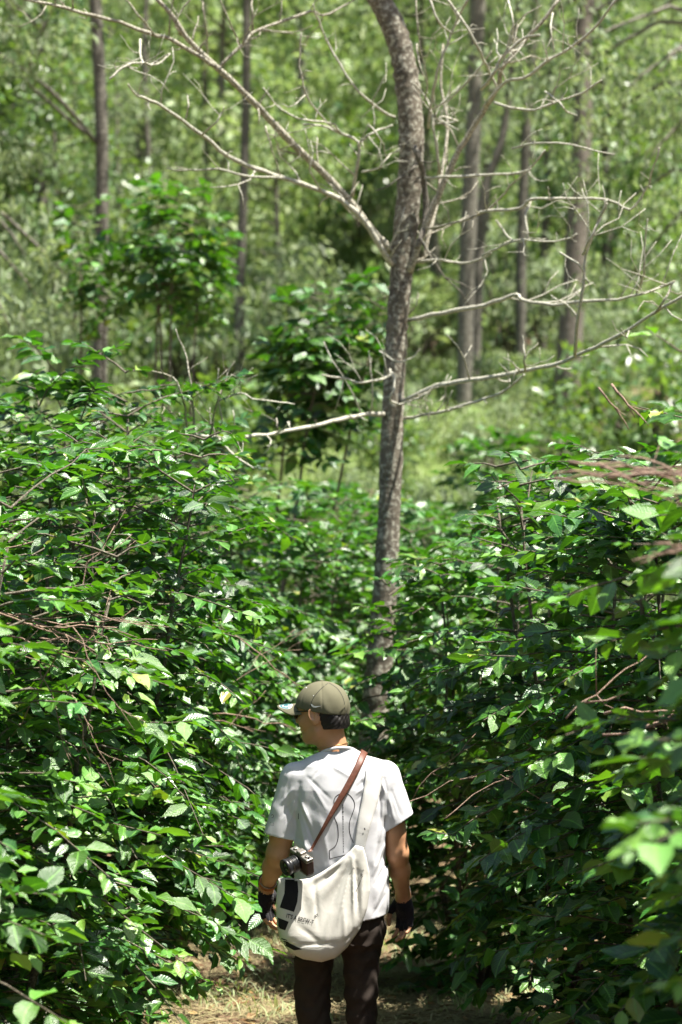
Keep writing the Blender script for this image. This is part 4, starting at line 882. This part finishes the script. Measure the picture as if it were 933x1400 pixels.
# hair, cap, glasses
Hf = Field(tuple(HC - .16), tuple(HC + .16), .0032); Hf.ell(HC + u_ * -.004 - f * .004, HR, (.103, .084, .104), 0); Hf.cone(hp(-.070, -.03, -.055), hp(-.070, .03, -.055), .028, .028, .03)
X, Y, Z = Hf.coords(); qf = (X - HC[0]) * f[0] + (Y - HC[1]) * f[1] + (Z - HC[2]) * f[2]; qs = (X - HC[0]) * s_[0] + (Y - HC[1]) * s_[1] + (Z - HC[2]) * s_[2]; qu = (X - HC[0]) * u_[0] + (Y - HC[1]) * u_[1] + (Z - HC[2]) * u_[2]
Hf.f += (.0022 * np.sin(qs * 260 + qu * 60) * np.sin(qu * 190 + qf * 120)).astype(np.float32)
lim = np.where(qf > .012, .012 - qu - .0, -.078 - .4 * np.clip(qf + .03, 0, 1) - qu + np.where(qf > -.030, .095, 0)); sb = (qf > -.004) & (qf < .016)
Hf.f = np.maximum(Hf.f, np.where(sb, -.016 - qu, lim).astype(np.float32)); part('hair', *Hf.surface(), M['hair'])
Cp = Field(tuple(HC - .17), tuple(HC + .17), .0029); Cp.ell(HC + u_ * .012 - f * .001, HR, (.113, .095, .101), 0)
X, Y, Z = Cp.coords(); qf = (X - HC[0]) * f[0] + (Y - HC[1]) * f[1] + (Z - HC[2]) * f[2]; qs = (X - HC[0]) * s_[0] + (Y - HC[1]) * s_[1] + (Z - HC[2]) * s_[2]; qu = (X - HC[0]) * u_[0] + (Y - HC[1]) * u_[1] + (Z - HC[2]) * u_[2]
ang = np.arctan2(qs, qf); Cp.f += (.0016 * np.exp(-((np.abs(((ang / (np.pi / 3)) % 1) - .5) - .5) / .035) ** 2) - .0012 * np.sin(qu * 60 + 4 * np.sin(ang * 3)) * np.clip(-qf * 12, 0, 1)).astype(np.float32)
rim = -.004 + .20 * qf                                # the cap sits a little lower behind
Cp.f = np.maximum(Cp.f, np.maximum(-(Cp.f + .006), -1)); Cp.f = np.maximum(Cp.f, (rim - qu).astype(np.float32))
cv, cq = Cp.surface(); cap = part('cap', cv, cq, M['cap']); CB = BVHTree.FromPolygons([tuple(v) for v in cv], [tuple(map(int, q)) for q in cq])
bt = Field(tuple(hp(0, 0, .113) - .02), tuple(hp(0, 0, .113) + .02), .002); bt.ell(hp(0, 0, .1135), HR, (.008, .008, .004), 0); part('button', *bt.surface(), M['cap'], cap)
# peak: an arched sheet with thickness
def visor(a, t, th=0.0):
    lat = a * .083; edge = .112 * math.sqrt(max(0, 1 - (lat / .0945) ** 2)) - .006; ff = edge + t * .096 * (1 - .50 * abs(a) ** 2.8)
    return hp(ff, lat * (1 - .04 * t), .028 + th - .040 * a * a - .004 * t)
nu, ntp = 25, 12; U = np.linspace(-1, 1, nu); Tt = np.linspace(0, 1, ntp); pv = []
for th in (0, -.004):
    for a in U:
        for t in Tt:
            pv.append(visor(a, t, th))
pv = np.array(pv); n1 = nu * ntp; q = []
for i in range(nu - 1):
    for j in range(ntp - 1):
        a = i * ntp + j; q += [(a, a + ntp, a + ntp + 1, a + 1), (n1 + a, n1 + a + 1, n1 + a + ntp + 1, n1 + a + ntp)]
for i in range(nu - 1): a = i * ntp + ntp - 1; q.append((a, a + ntp, n1 + a + ntp, n1 + a))
for j in range(ntp - 1): q += [(j, j + 1, n1 + j + 1, n1 + j), ((nu - 1) * ntp + j, n1 + (nu - 1) * ntp + j, n1 + (nu - 1) * ntp + j + 1, (nu - 1) * ntp + j + 1)]
peak = part('peak', pv, q, M['cap'], cap); PB = BVHTree.FromPolygons([tuple(v) for v in pv], [tuple(map(int, c)) for c in q])
CAMP = Vector((0, 0, CAMZ))
def cast(B, px, py, off):
    d = (P(px, py, 10) - CAMP).normalized(); h = B.ray_cast(CAMP, d)
    if h[0] is None:
        h = B.find_nearest(P(px, py, 9.45)); return np.array(h[0]) - np.array(d) * off
    return np.array(h[0]) - np.array(d) * off
def stroke(B, pts, wpx, name, m, parent, off=.0006, n=5, origin=MO, raw=None):
    """a thin printed line that follows the surface"""
    p = smooth_path(np.array(pts, float), n); tg = np.gradient(p, axis=0); tg /= np.linalg.norm(tg, axis=1)[:, None] + 1e-9; nr = np.stack([-tg[:, 1], tg[:, 0]], -1) * wpx / 2
    V = np.array([cast(B, *(a + sg * b), off) for a, b in zip(p, nr) for sg in (-1, 1)]); i = np.arange(len(p) - 1)[:, None] * 2
    return link(name, mesh(name, V - origin, i + np.array([[0, 1, 3, 2]]), None, m), parent)
def patch(B, poly, name, m, parent, off=.0006, res=2.2, origin=MO):
    """a filled printed shape that follows the surface"""
    pg = np.array(poly, float); rim = []
    for a, b in zip(pg, np.roll(pg, -1, 0)):
        k = max(1, int(np.linalg.norm(b - a) / res)); rim += [a + (b - a) * t / k for t in range(k)]
    lo, hi = pg.min(0), pg.max(0); grid = [(x, y) for x in np.arange(lo[0] + .31, hi[0], res) for y in np.arange(lo[1] + .27, hi[1], res)]
    vs = [Vector(v) for v in rim] + [Vector(v) for v in grid]; nr = len(rim)
    ov, oe, of, *_ = delaunay_2d_cdt(vs, [(k, (k + 1) % nr) for k in range(nr)], [], 1, 1e-4)
    V = np.array([cast(B, v[0], v[1], off) for v in ov])
    return link(name, mesh(name, V - origin, None, [tuple(t) for t in of if len(t) == 3], m), parent)
def on_visor(poly, name, m, lift):
    nn = len(poly); ctr = np.mean(poly, 0); V = [visor(a, t, lift) for a, t in poly] + [visor(*ctr, lift)]
    return part(name, np.array(V), None, m, cap, [(nn, k, (k + 1) % nn) for k in range(nn)])
def visor_arc(a0, t0, ra, rt_, w0, w1, ang, lift, m):
    V = [visor(a0 + ra * r_ * math.cos(q), t0 + rt_ * r_ * math.sin(q), lift) for q in ang for r_ in (w0, w1)]; i_ = np.arange(len(ang) - 1)[:, None] * 2
    part('sticker_print', np.array(V), i_ + np.array([[0, 1, 3, 2]]), m, cap)
on_visor([(.40 + .30 * math.cos(q), .56 + .34 * math.sin(q)) for q in np.linspace(0, 6.283, 25)[:-1]], 'sticker', M['sticker'], .0010)
visor_arc(.40, .56, .30, .34, .58, .90, np.linspace(-.4, 4.4, 16), .0018, M['teal']); visor_arc(.40, .56, .30, .34, .05, .36, np.linspace(.2, 5.8, 12), .0018, M['teal'])
patch(CB, [(425.2, 962.2), (426.0, 965.2), (428.2, 967.2), (431.5, 967.5), (440, 965.2), (432.5, 965.6), (429.2, 965.1), (427.8, 963.6)], 'cap_logo', M['thread'], cap, .0014, .45)
stroke(CB, [(414.5, 937), (416.5, 939.6), (420, 940)], 1.1, 'cap_logo', M['thread'], cap, .0014, 3)
stroke(CB, [(449, 933.5), (437, 944), (428, 955.5), (424.5, 966)], .7, 'seam', M['ink'], cap, .0008, 4); stroke(CB, [(450, 933.5), (462, 942), (470, 956), (472, 972)], .6, 'seam', M['ink'], cap, .0008, 4)
stroke(CB, [(457, 968), (464, 971), (471, 966), (474, 958)], 2.0, 'closure_band', M['cap'], cap, .004, 4)
gl = Geo()
for sd in (-1, 1):
    gl.tube([hp(.106, sd * .054, -.004), hp(.075, sd * .074, -.003), hp(.02, sd * .0795, -.002), hp(-.012, sd * .083, -.004), hp(-.026, sd * .083, -.022)], .0026, 6)
    c = hp(.106, sd * .032, -.012); w2 = unit(s_ + f * -.22 * sd)
    gl.tube([c + w2 * .024 * math.cos(a) + u_ * .019 * math.sin(a) for a in np.linspace(0, 6.283, 25)], .0028, 6, cap=False)
gl.tube([hp(.107, -.010, -.008), hp(.111, 0, -.005), hp(.107, .010, -.008)], .0024, 6); spx = part('glasses', np.vstack(gl.V), np.vstack(gl.Q), M['black'], man, np.vstack(gl.T))
for sd in (-1, 1):
    g = Geo(); c = hp(.106, sd * .032, -.012); w2 = unit(s_ + f * -.22 * sd); ring = [c + w2 * .023 * math.cos(a) + u_ * .018 * math.sin(a) for a in np.linspace(0, 6.283, 25)[:-1]]
    g.add(np.array(ring + [c]), None, [(i, (i + 1) % 24, 24) for i in range(24)]); part('lens', np.vstack(g.V), None, M['glass'], spx, np.vstack(g.T))
    ef = Field(tuple(hp(.076, sd * .032, -.008) - .02), tuple(hp(.076, sd * .032, -.008) + .02), .0018); ef.ell(hp(.075, sd * .032, -.008), HR, (.0125,) * 3, 0); eye = part('eye', *ef.surface(), M['eye'])
    ef = Field(tuple(hp(.085, sd * .032, -.008) - .01), tuple(hp(.085, sd * .032, -.008) + .01), .0014); ef.ell(hp(.0855, sd * .032, -.008), HR, (.0028, .0056, .0056), 0); part('iris', *ef.surface(), M['hair'], eye)
nk = Geo(); nk.tube([J(454, 1019, 9.602) + np.array([.0605 * math.cos(a) + .002, .0605 * math.sin(a), .012 * math.cos(a) - .03 * math.sin(a) * (math.sin(a) > 0)]) for a in np.linspace(0, 6.283, 60)], .0014, 5, cap=False); part('necklace', np.vstack(nk.V), np.vstack(nk.Q), M['gold'])
def ring(c, d, r, rr, m, name):
    d = unit(d); a = unit(np.cross(d, [0, 1.0, .2])); b = np.cross(d, a); g = Geo(); g.tube([c + r * (a * math.cos(t) + b * math.sin(t)) for t in np.linspace(0, 6.283, 30)], rr, 6, cap=False); part(name, np.vstack(g.V), np.vstack(g.Q), m)
wd = WL - EL
ring(WL - unit(wd) * .036, wd + np.array([.03, 0, .05]), .0335, .003, M['orange'], 'bracelet'); ring(WL - unit(wd) * .048, wd, .034, .002, M['silver'], 'bracelet'); ring(WL - unit(wd) * .043, wd + np.array([-.04, 0, 0]), .034, .0022, M['orange'], 'bracelet')
# print on the back of the t-shirt
for nm, pts, wd_ in (('shirt_print', [(457, 1104), (457.3, 1093), (462, 1087), (470, 1084.5), (478, 1087), (484, 1095), (485, 1103), (482, 1113), (478.5, 1123), (478, 1134), (480, 1144), (483.5, 1152)], 1.0),
                     ('shirt_print', [(457, 1117), (461, 1126), (462.6, 1136), (462.3, 1147), (458.5, 1157), (450.5, 1163)], 1.0), ('shirt_print', [(450.5, 1163), (450.8, 1169), (451.2, 1174.5)], 1.0), ('shirt_print', [(451, 1174.5), (462, 1171.5), (476, 1168)], 1.0)):
    stroke(SB, pts, wd_, nm, M['ink'], shirt)
rp = random.Random(4); yy = 1100.0
while yy < 1166:      # a column of tiny upright lettering, too small to read
    L = rp.choice((1.2, 1.8, 2.4, 3.2)); stroke(SB, [(469 + (yy - 1100) * .012, yy), (469 + (yy + L - 1100) * .012, yy + L)], rp.choice((.9, 1.3, 1.6)) if yy < 1125 else .8, 'shirt_print', M['ink'], shirt, n=1); yy += L + rp.choice((.7, 1.0, 1.5))
stroke(SB, [(371.0, 1115), (372.6, 1113.6), (374.2, 1115.2), (373.6, 1117.6), (371.6, 1118)], .55, 'sleeve_print', M['ink'], shirt, n=3); stroke(SB, [(370, 1124.6), (374.6, 1125.4), (374.2, 1128.4), (370, 1127.8)], .5, 'sleeve_print', M['ink'], shirt, n=1)
stroke(SB, [(408.2, 1112), (408.4, 1120)], .8, 'shirt_label', M['ink'], shirt, n=2)

# ------------------------------------------------------------------ the canvas bag
BAGO = J(445, 1245, 9.41); bagr = empty('shoulder_bag', BAGO); tagp(bagr, 'cream canvas shoulder bag with black lettering hanging across the back', 'bag')
pg = np.array([(381, 1199), (395, 1198), (410, 1201), (425, 1199), (440, 1191), (460, 1178), (478, 1163), (486, 1154), (497, 1157), (501, 1170), (505, 1190), (506, 1215), (502, 1240), (492, 1268), (475, 1292), (460, 1306), (440, 1312), (415, 1308), (398, 1300), (384, 1283), (379, 1262), (378, 1230)], float)
Bg = Field((xx(372), 9.28, zz(1318)), (xx(512), 9.50, zz(1150)), .0031); X, Y, Z = Bg.coords()
kp = FPX / 9.42; x2 = (466.5 + X * kp + 0 * Z)[:, 0, :]; y2 = (800 - (Z - CAMZ) * kp + 0 * X)[:, 0, :]
d2 = np.full(x2.shape, 1e9); sg = np.zeros(x2.shape, bool)
for i in range(len(pg)):
    a, b = pg[i - 1], pg[i]; e = b - a; t = np.clip(((x2 - a[0]) * e[0] + (y2 - a[1]) * e[1]) / (e @ e), 0, 1); d2 = np.minimum(d2, (x2 - a[0] - t * e[0]) ** 2 + (y2 - a[1] - t * e[1]) ** 2)
    with np.errstate(divide='ignore', invalid='ignore'): sg ^= ((a[1] > y2) != (b[1] > y2)) & (x2 < (b[0] - a[0]) * (y2 - a[1]) / (b[1] - a[1]) + a[0])
sd2 = np.sqrt(d2) / kp * np.where(sg, -1, 1); inn = np.clip(-sd2 / .075, 0, 1)
fullness = np.clip((y2 - 1165) / 110, .25, 1)
Tn = .012 + .046 * np.sqrt(np.clip(1 - (1 - inn) ** 2, 0, 1)) * fullness
def ridge(x1, y1, x3, y3, wp, amp):
    global Tn
    a = np.array([x1, y1], float); e = np.array([x3 - x1, y3 - y1], float); t = np.clip(((x2 - a[0]) * e[0] + (y2 - a[1]) * e[1]) / (e @ e), 0, 1); dd = (x2 - a[0] - t * e[0]) ** 2 + (y2 - a[1] - t * e[1]) ** 2
    Tn = Tn + amp * .001 * np.exp(-dd / wp ** 2) * np.sin(np.pi * np.clip(.1 + .85 * t, 0, 1))
for a in ((483, 1170, 484, 1262, 2.6, 9), (487, 1178, 490, 1250, 3, -7), (480, 1170, 440, 1225, 6, 6), (478, 1170, 420, 1205, 5, 6), (470, 1180, 425, 1212, 4, -5), (474, 1195, 455, 1275, 7, 5), (465, 1190, 440, 1260, 6, -5), (384, 1288, 470, 1284, 3, -4), (470, 1284, 498, 1258, 3, -4), (388, 1205, 392, 1270, 8, 4), (478, 1172, 452, 1240, 2.4, -5), (482, 1174, 462, 1260, 2.2, 5), (476, 1170, 432, 1214, 2.2, -4), (444, 1194, 424, 1240, 3, 4), (430, 1200, 436, 1265, 3, -4), (492, 1190, 480, 1285, 3, -5), (455, 1240, 440, 1300, 4, 4), (410, 1262, 440, 1285, 4, -4), (470, 1230, 472, 1290, 3, 4),  (412, 1205, 418, 1250, 7, -5), (400, 1290, 450, 1300, 8, 4), (497, 1180, 494, 1255, 3, 4)): ridge(*a)
side = np.clip(inn * 4, 0, 1)[:, None, :]
dB = np.where(Y < 9.42, 9.42 - Y - Tn[:, None, :], Y - 9.42 - np.minimum(Tn, .05)[:, None, :] * .8) * .75
Bg.f = np.maximum(dB, sd2[:, None, :] + 0 * Y).astype(np.float32)
bv, bq = Bg.surface()
for _ in range(3):      # relax the rim
    e0 = np.concatenate([bq[:, [0, 1]], bq[:, [1, 2]], bq[:, [2, 3]], bq[:, [3, 0]]]); ac = np.zeros_like(bv); ct = np.zeros(len(bv)); np.add.at(ac, e0[:, 0], bv[e0[:, 1]]); np.add.at(ct, e0[:, 0], 1); bv = bv * .5 + .5 * ac / ct[:, None]
link('bag_body', mesh('bag_body', bv - BAGO, bq, None, M['bag']), bagr); BB = BVHTree.FromPolygons([tuple(v) for v in bv], [tuple(map(int, q)) for q in bq])
cr3 = lambda L: [(350 + a / 3.732, 1130 + b / 3.732) for a, b in L]
for L in ([(150, 262), (212, 262), (217, 330), (212, 385), (195, 436), (122, 413), (146, 340)], [(106, 462), (168, 486), (150, 530), (106, 515)], [(112, 562), (158, 578), (170, 594), (236, 627), (196, 632), (134, 600)]):
    patch(BB, cr3(L), 'bag_print', M['ink'], bagr, origin=BAGO)
def lettering(txt, x0, y0, x1, y1, hpx, name='bag_lettering'):
    cu = bpy.data.curves.new('txt', 'FONT'); cu.body = txt; cu.resolution_u = 3; cu.offset = .013; o = bpy.data.objects.new('txt', cu); COL.objects.link(o); bpy.context.view_layer.update()
    me = bpy.data.meshes.new_from_object(o.evaluated_get(bpy.context.evaluated_depsgraph_get())); bpy.data.objects.remove(o); bpy.data.curves.remove(cu)
    co = np.array([v.co[:2] for v in me.vertices]); w_ = co[:, 0].max(); d = np.array([x1 - x0, y1 - y0]); L = np.linalg.norm(d); d /= L; up = np.array([d[1], -d[0]])
    px = np.array([x0, y0]) + (co[:, :1] / w_ * L) * d + (co[:, 1:] / .7 * hpx) * up
    for v, (a, b) in zip(me.vertices, px): v.co = Vector(cast(BB, a, b, .002) - BAGO)
    me.name = name; me.materials.clear(); me.materials.append(M['ink']); link(name, me, bagr)
lettering("IT'S A BREW-T", 391, 1254.5, 428.5, 1263.8, 5.8); lettering('AY', 431.2, 1255.2, 436.8, 1252.4, 4.4)
lettering('B', 493.0, 1199.5, 496.2, 1199.5, 5.0); stroke(BB, [(493.3, 1203.5), (490.5, 1211), (487, 1219)], .7, 'bag_print', M['ink'], bagr, origin=BAGO, n=3)
stroke(BB, [(482, 1181.5), (490, 1184.5), (500, 1184)], 1.6, 'pocket_hem', M['bag'], bagr, origin=BAGO, off=.005); stroke(BB, [(386, 1285), (420, 1293), (450, 1291), (478, 1281)], .8, 'seam', M['bag'], bagr, origin=BAGO, off=.003)
def strap(rows, name, m, parent, origin, thick, nx=7):
    """rows of centre point, across vector half width, outward normal"""
    V = []; 
    for c, w_, nn in rows:
        for th in (thick, 0):
            for a in np.linspace(-1, 1, nx): V.append(c + w_ * a + nn * (th - .25 * thick * a * a))
    m_ = len(rows); k = 2 * nx; Q = []
    for i in range(m_ - 1):
        a, b = i * k, (i + 1) * k
        for j in range(nx - 1): Q += [(a + j, a + j + 1, b + j + 1, b + j), (a + nx + j, b + nx + j, b + nx + j + 1, a + nx + j + 1)]
        Q += [(a, b, b + nx, a + nx), (a + nx - 1, a + 2 * nx - 1, b + 2 * nx - 1, b + nx - 1)]
    return link(name, mesh(name, np.array(V) - origin, Q, None, m), parent)
def strap_rows(back, over, hw_over, off):
    pts = smooth_path(np.array(back, float), 6); pos = [cast(SB, a, b, off) for a, b, _ in pts]; hw = [c / kp for *_, c in pts]
    ov = smooth_path(np.vstack([pos[-2], pos[-1]] + [np.array(o) for o in over]), 6)[6:]
    for p in ov[1:]:
        h = SB.find_nearest(Vector(p)); d = Vector(p) - h[0]; nn = np.array(h[1]); pos.append(np.array(h[0]) + nn * off); hw.append(hw_over)
    pos = np.array(pos); ps = pos.copy()
    for _ in range(4): ps[1:-1] = .5 * ps[1:-1] + .25 * (ps[:-2] + ps[2:])
    tg = unit(np.gradient(ps, axis=0)); rows = []
    for i, p in enumerate(ps):
        h = SB.find_nearest(Vector(p)); nn = np.array(h[1]); nn = unit(nn - tg[i] * (nn @ tg[i])); rows.append((p, np.cross(tg[i], nn) * hw[i], nn))
    nv = unit(np.array([r_[2] for r_ in rows])); 
    for _ in range(3): nv[1:-1] = unit(.5 * nv[1:-1] + .25 * (nv[:-2] + nv[2:]))
    return [(p, unit(np.cross(tg[i], nv[i])) * hw[i], nv[i]) for i, p in enumerate(ps)]
rw = strap_rows([(491, 1162, 7.5), (495, 1140, 8.5), (500, 1118, 10), (506, 1095, 11.5), (510, 1072, 12.5), (512, 1056, 13)], [J(512, 1046, 9.56), J(511, 1042, 9.62), J(508, 1050, 9.70), J(500, 1085, 9.75), J(480, 1140, 9.76), J(440, 1195, 9.76)], .036, .004)
strap(rw, 'bag_strap', M['bag_strap'], bagr, BAGO, .004); stroke(SB, [(498.6, 1132), (499.2, 1135)], 1.6, 'strap_tag', M['ink'], bagr, .012, origin=BAGO, n=2)

# ------------------------------------------------------------------ camera on its leather strap
CO = J(413, 1176, 9.375); camr = empty('photo_camera', CO); tagp(camr, 'small black and silver camera with ribbed lens on a brown leather strap', 'camera')
la = unit(np.array([-.80, -.50, -.30])); lc = np.array([.30, -.18, .90]); lc = unit(lc - la * (lc @ la)); lb = np.cross(la, lc); RB = np.stack([lb, la, lc], 1)
def rbox(name, c, h, m, bev=.005, parent=camr):
    F = Field(-np.array(h) - .01, np.array(h) + .01, .0022); X, Y, Z = F.coords(); qx, qy, qz = (np.abs(v) - hh + bev for v, hh in zip((X, Y, Z), h))
    F.f = (np.sqrt(np.maximum(qx, 0) ** 2 + np.maximum(qy, 0) ** 2 + np.maximum(qz, 0) ** 2) + np.minimum(np.maximum(qx, np.maximum(qy, qz)), 0) - bev).astype(np.float32); V, Q = F.surface(); V = (V + np.array(c)) @ RB.T
    return link(name, mesh(name, V, Q, None, m), parent)
rbox('camera_body', (0, 0, -.010), (.058, .0175, .026), M['leather']); rbox('top_plate', (0, 0, .024), (.058, .0165, .0085), M['silver'], .004); rbox('base_plate', (0, 0, -.039), (.057, .0165, .004), M['silver'], .003); rbox('viewfinder', (0, 0, .036), (.016, .015, .008), M['silver'], .004)
def cyl(name, prof, ax, c, m, k=36, parent=camr):
    g = Geo(); ax = np.array(ax); c = np.array(c); a0 = unit(np.cross(ax, [.3, .5, .8])); b0 = np.cross(ax, a0); V = []; nn = len(prof)
    for h, r_ in prof: V += [c + ax * h + r_ * (a0 * math.cos(t) + b0 * math.sin(t)) for t in np.arange(k) * 2 * math.pi / k]
    Q = [(i * k + j, i * k + (j + 1) % k, (i + 1) * k + (j + 1) % k, (i + 1) * k + j) for i in range(nn - 1) for j in range(k)]; V += [c + ax * prof[0][0], c + ax * prof[-1][0]]
    T = [(nn * k, (j + 1) % k, j) for j in range(k)] + [(nn * k + 1, (nn - 1) * k + j, (nn - 1) * k + (j + 1) % k) for j in range(k)]
    return link(name, mesh(name, np.array(V), Q, T, m, flat=False), parent)
lo = lc * -.006 + lb * .006; cyl('lens_barrel', [(.015, .029), (.022, .029), (.0225, .032), (.030, .032), (.0305, .0295), (.033, .0295), (.0335, .033), (.036, .033), (.0365, .0315), (.039, .0315), (.0395, .033), (.042, .033), (.0425, .0315), (.045, .0315), (.0455, .033), (.048, .033), (.0485, .030), (.062, .030), (.0625, .0325), (.078, .0335), (.0785, .029), (.070, .024)], la, lo, M['black'])
cyl('lens_glass', [(.069, .0235), (.0705, .0225), (.0725, .015), (.0735, .005)], la, lo, M['glass']); cyl('lens_ring', [(.049, .0304), (.0505, .0304)], la, lo, M['silver'])
cyl('dial', [(.031, .009), (.038, .009), (.0385, .008)], lc, lb * .038, M['silver'], 24); cyl('dial', [(.031, .0075), (.037, .0075), (.0375, .007)], lc, lb * -.036, M['silver'], 24); cyl('shutter_button', [(.031, .004), (.040, .004)], lc, lb * -.050, M['black'], 16)
cr = strap_rows([(425, 1163, 1.9), (437, 1142, 2.1), (448, 1122, 2.7), (460, 1101, 3.7), (472, 1081, 4.2), (484, 1059, 4.3), (492, 1043, 4.3)], [J(495, 1034, 9.57), J(496, 1032, 9.62), J(490, 1042, 9.70), J(470, 1090, 9.75), J(430, 1150, 9.76), J(405, 1178, 9.70), J(399, 1182, 9.60)], .014, .0095)
e1 = CO + lb * .060 + lc * .022; e2 = CO - lb * .060 + lc * .022
r0 = cr[0]; lead = [(r0[0] * (1 - t) + (CO + np.array([.024, -.0, .034])) * t, r0[1] * (1 - .5 * t), r0[2]) for t in (1, .6, .3)]
strap(lead + cr, 'camera_strap', M['strap'], camr, CO, .0025, 5)
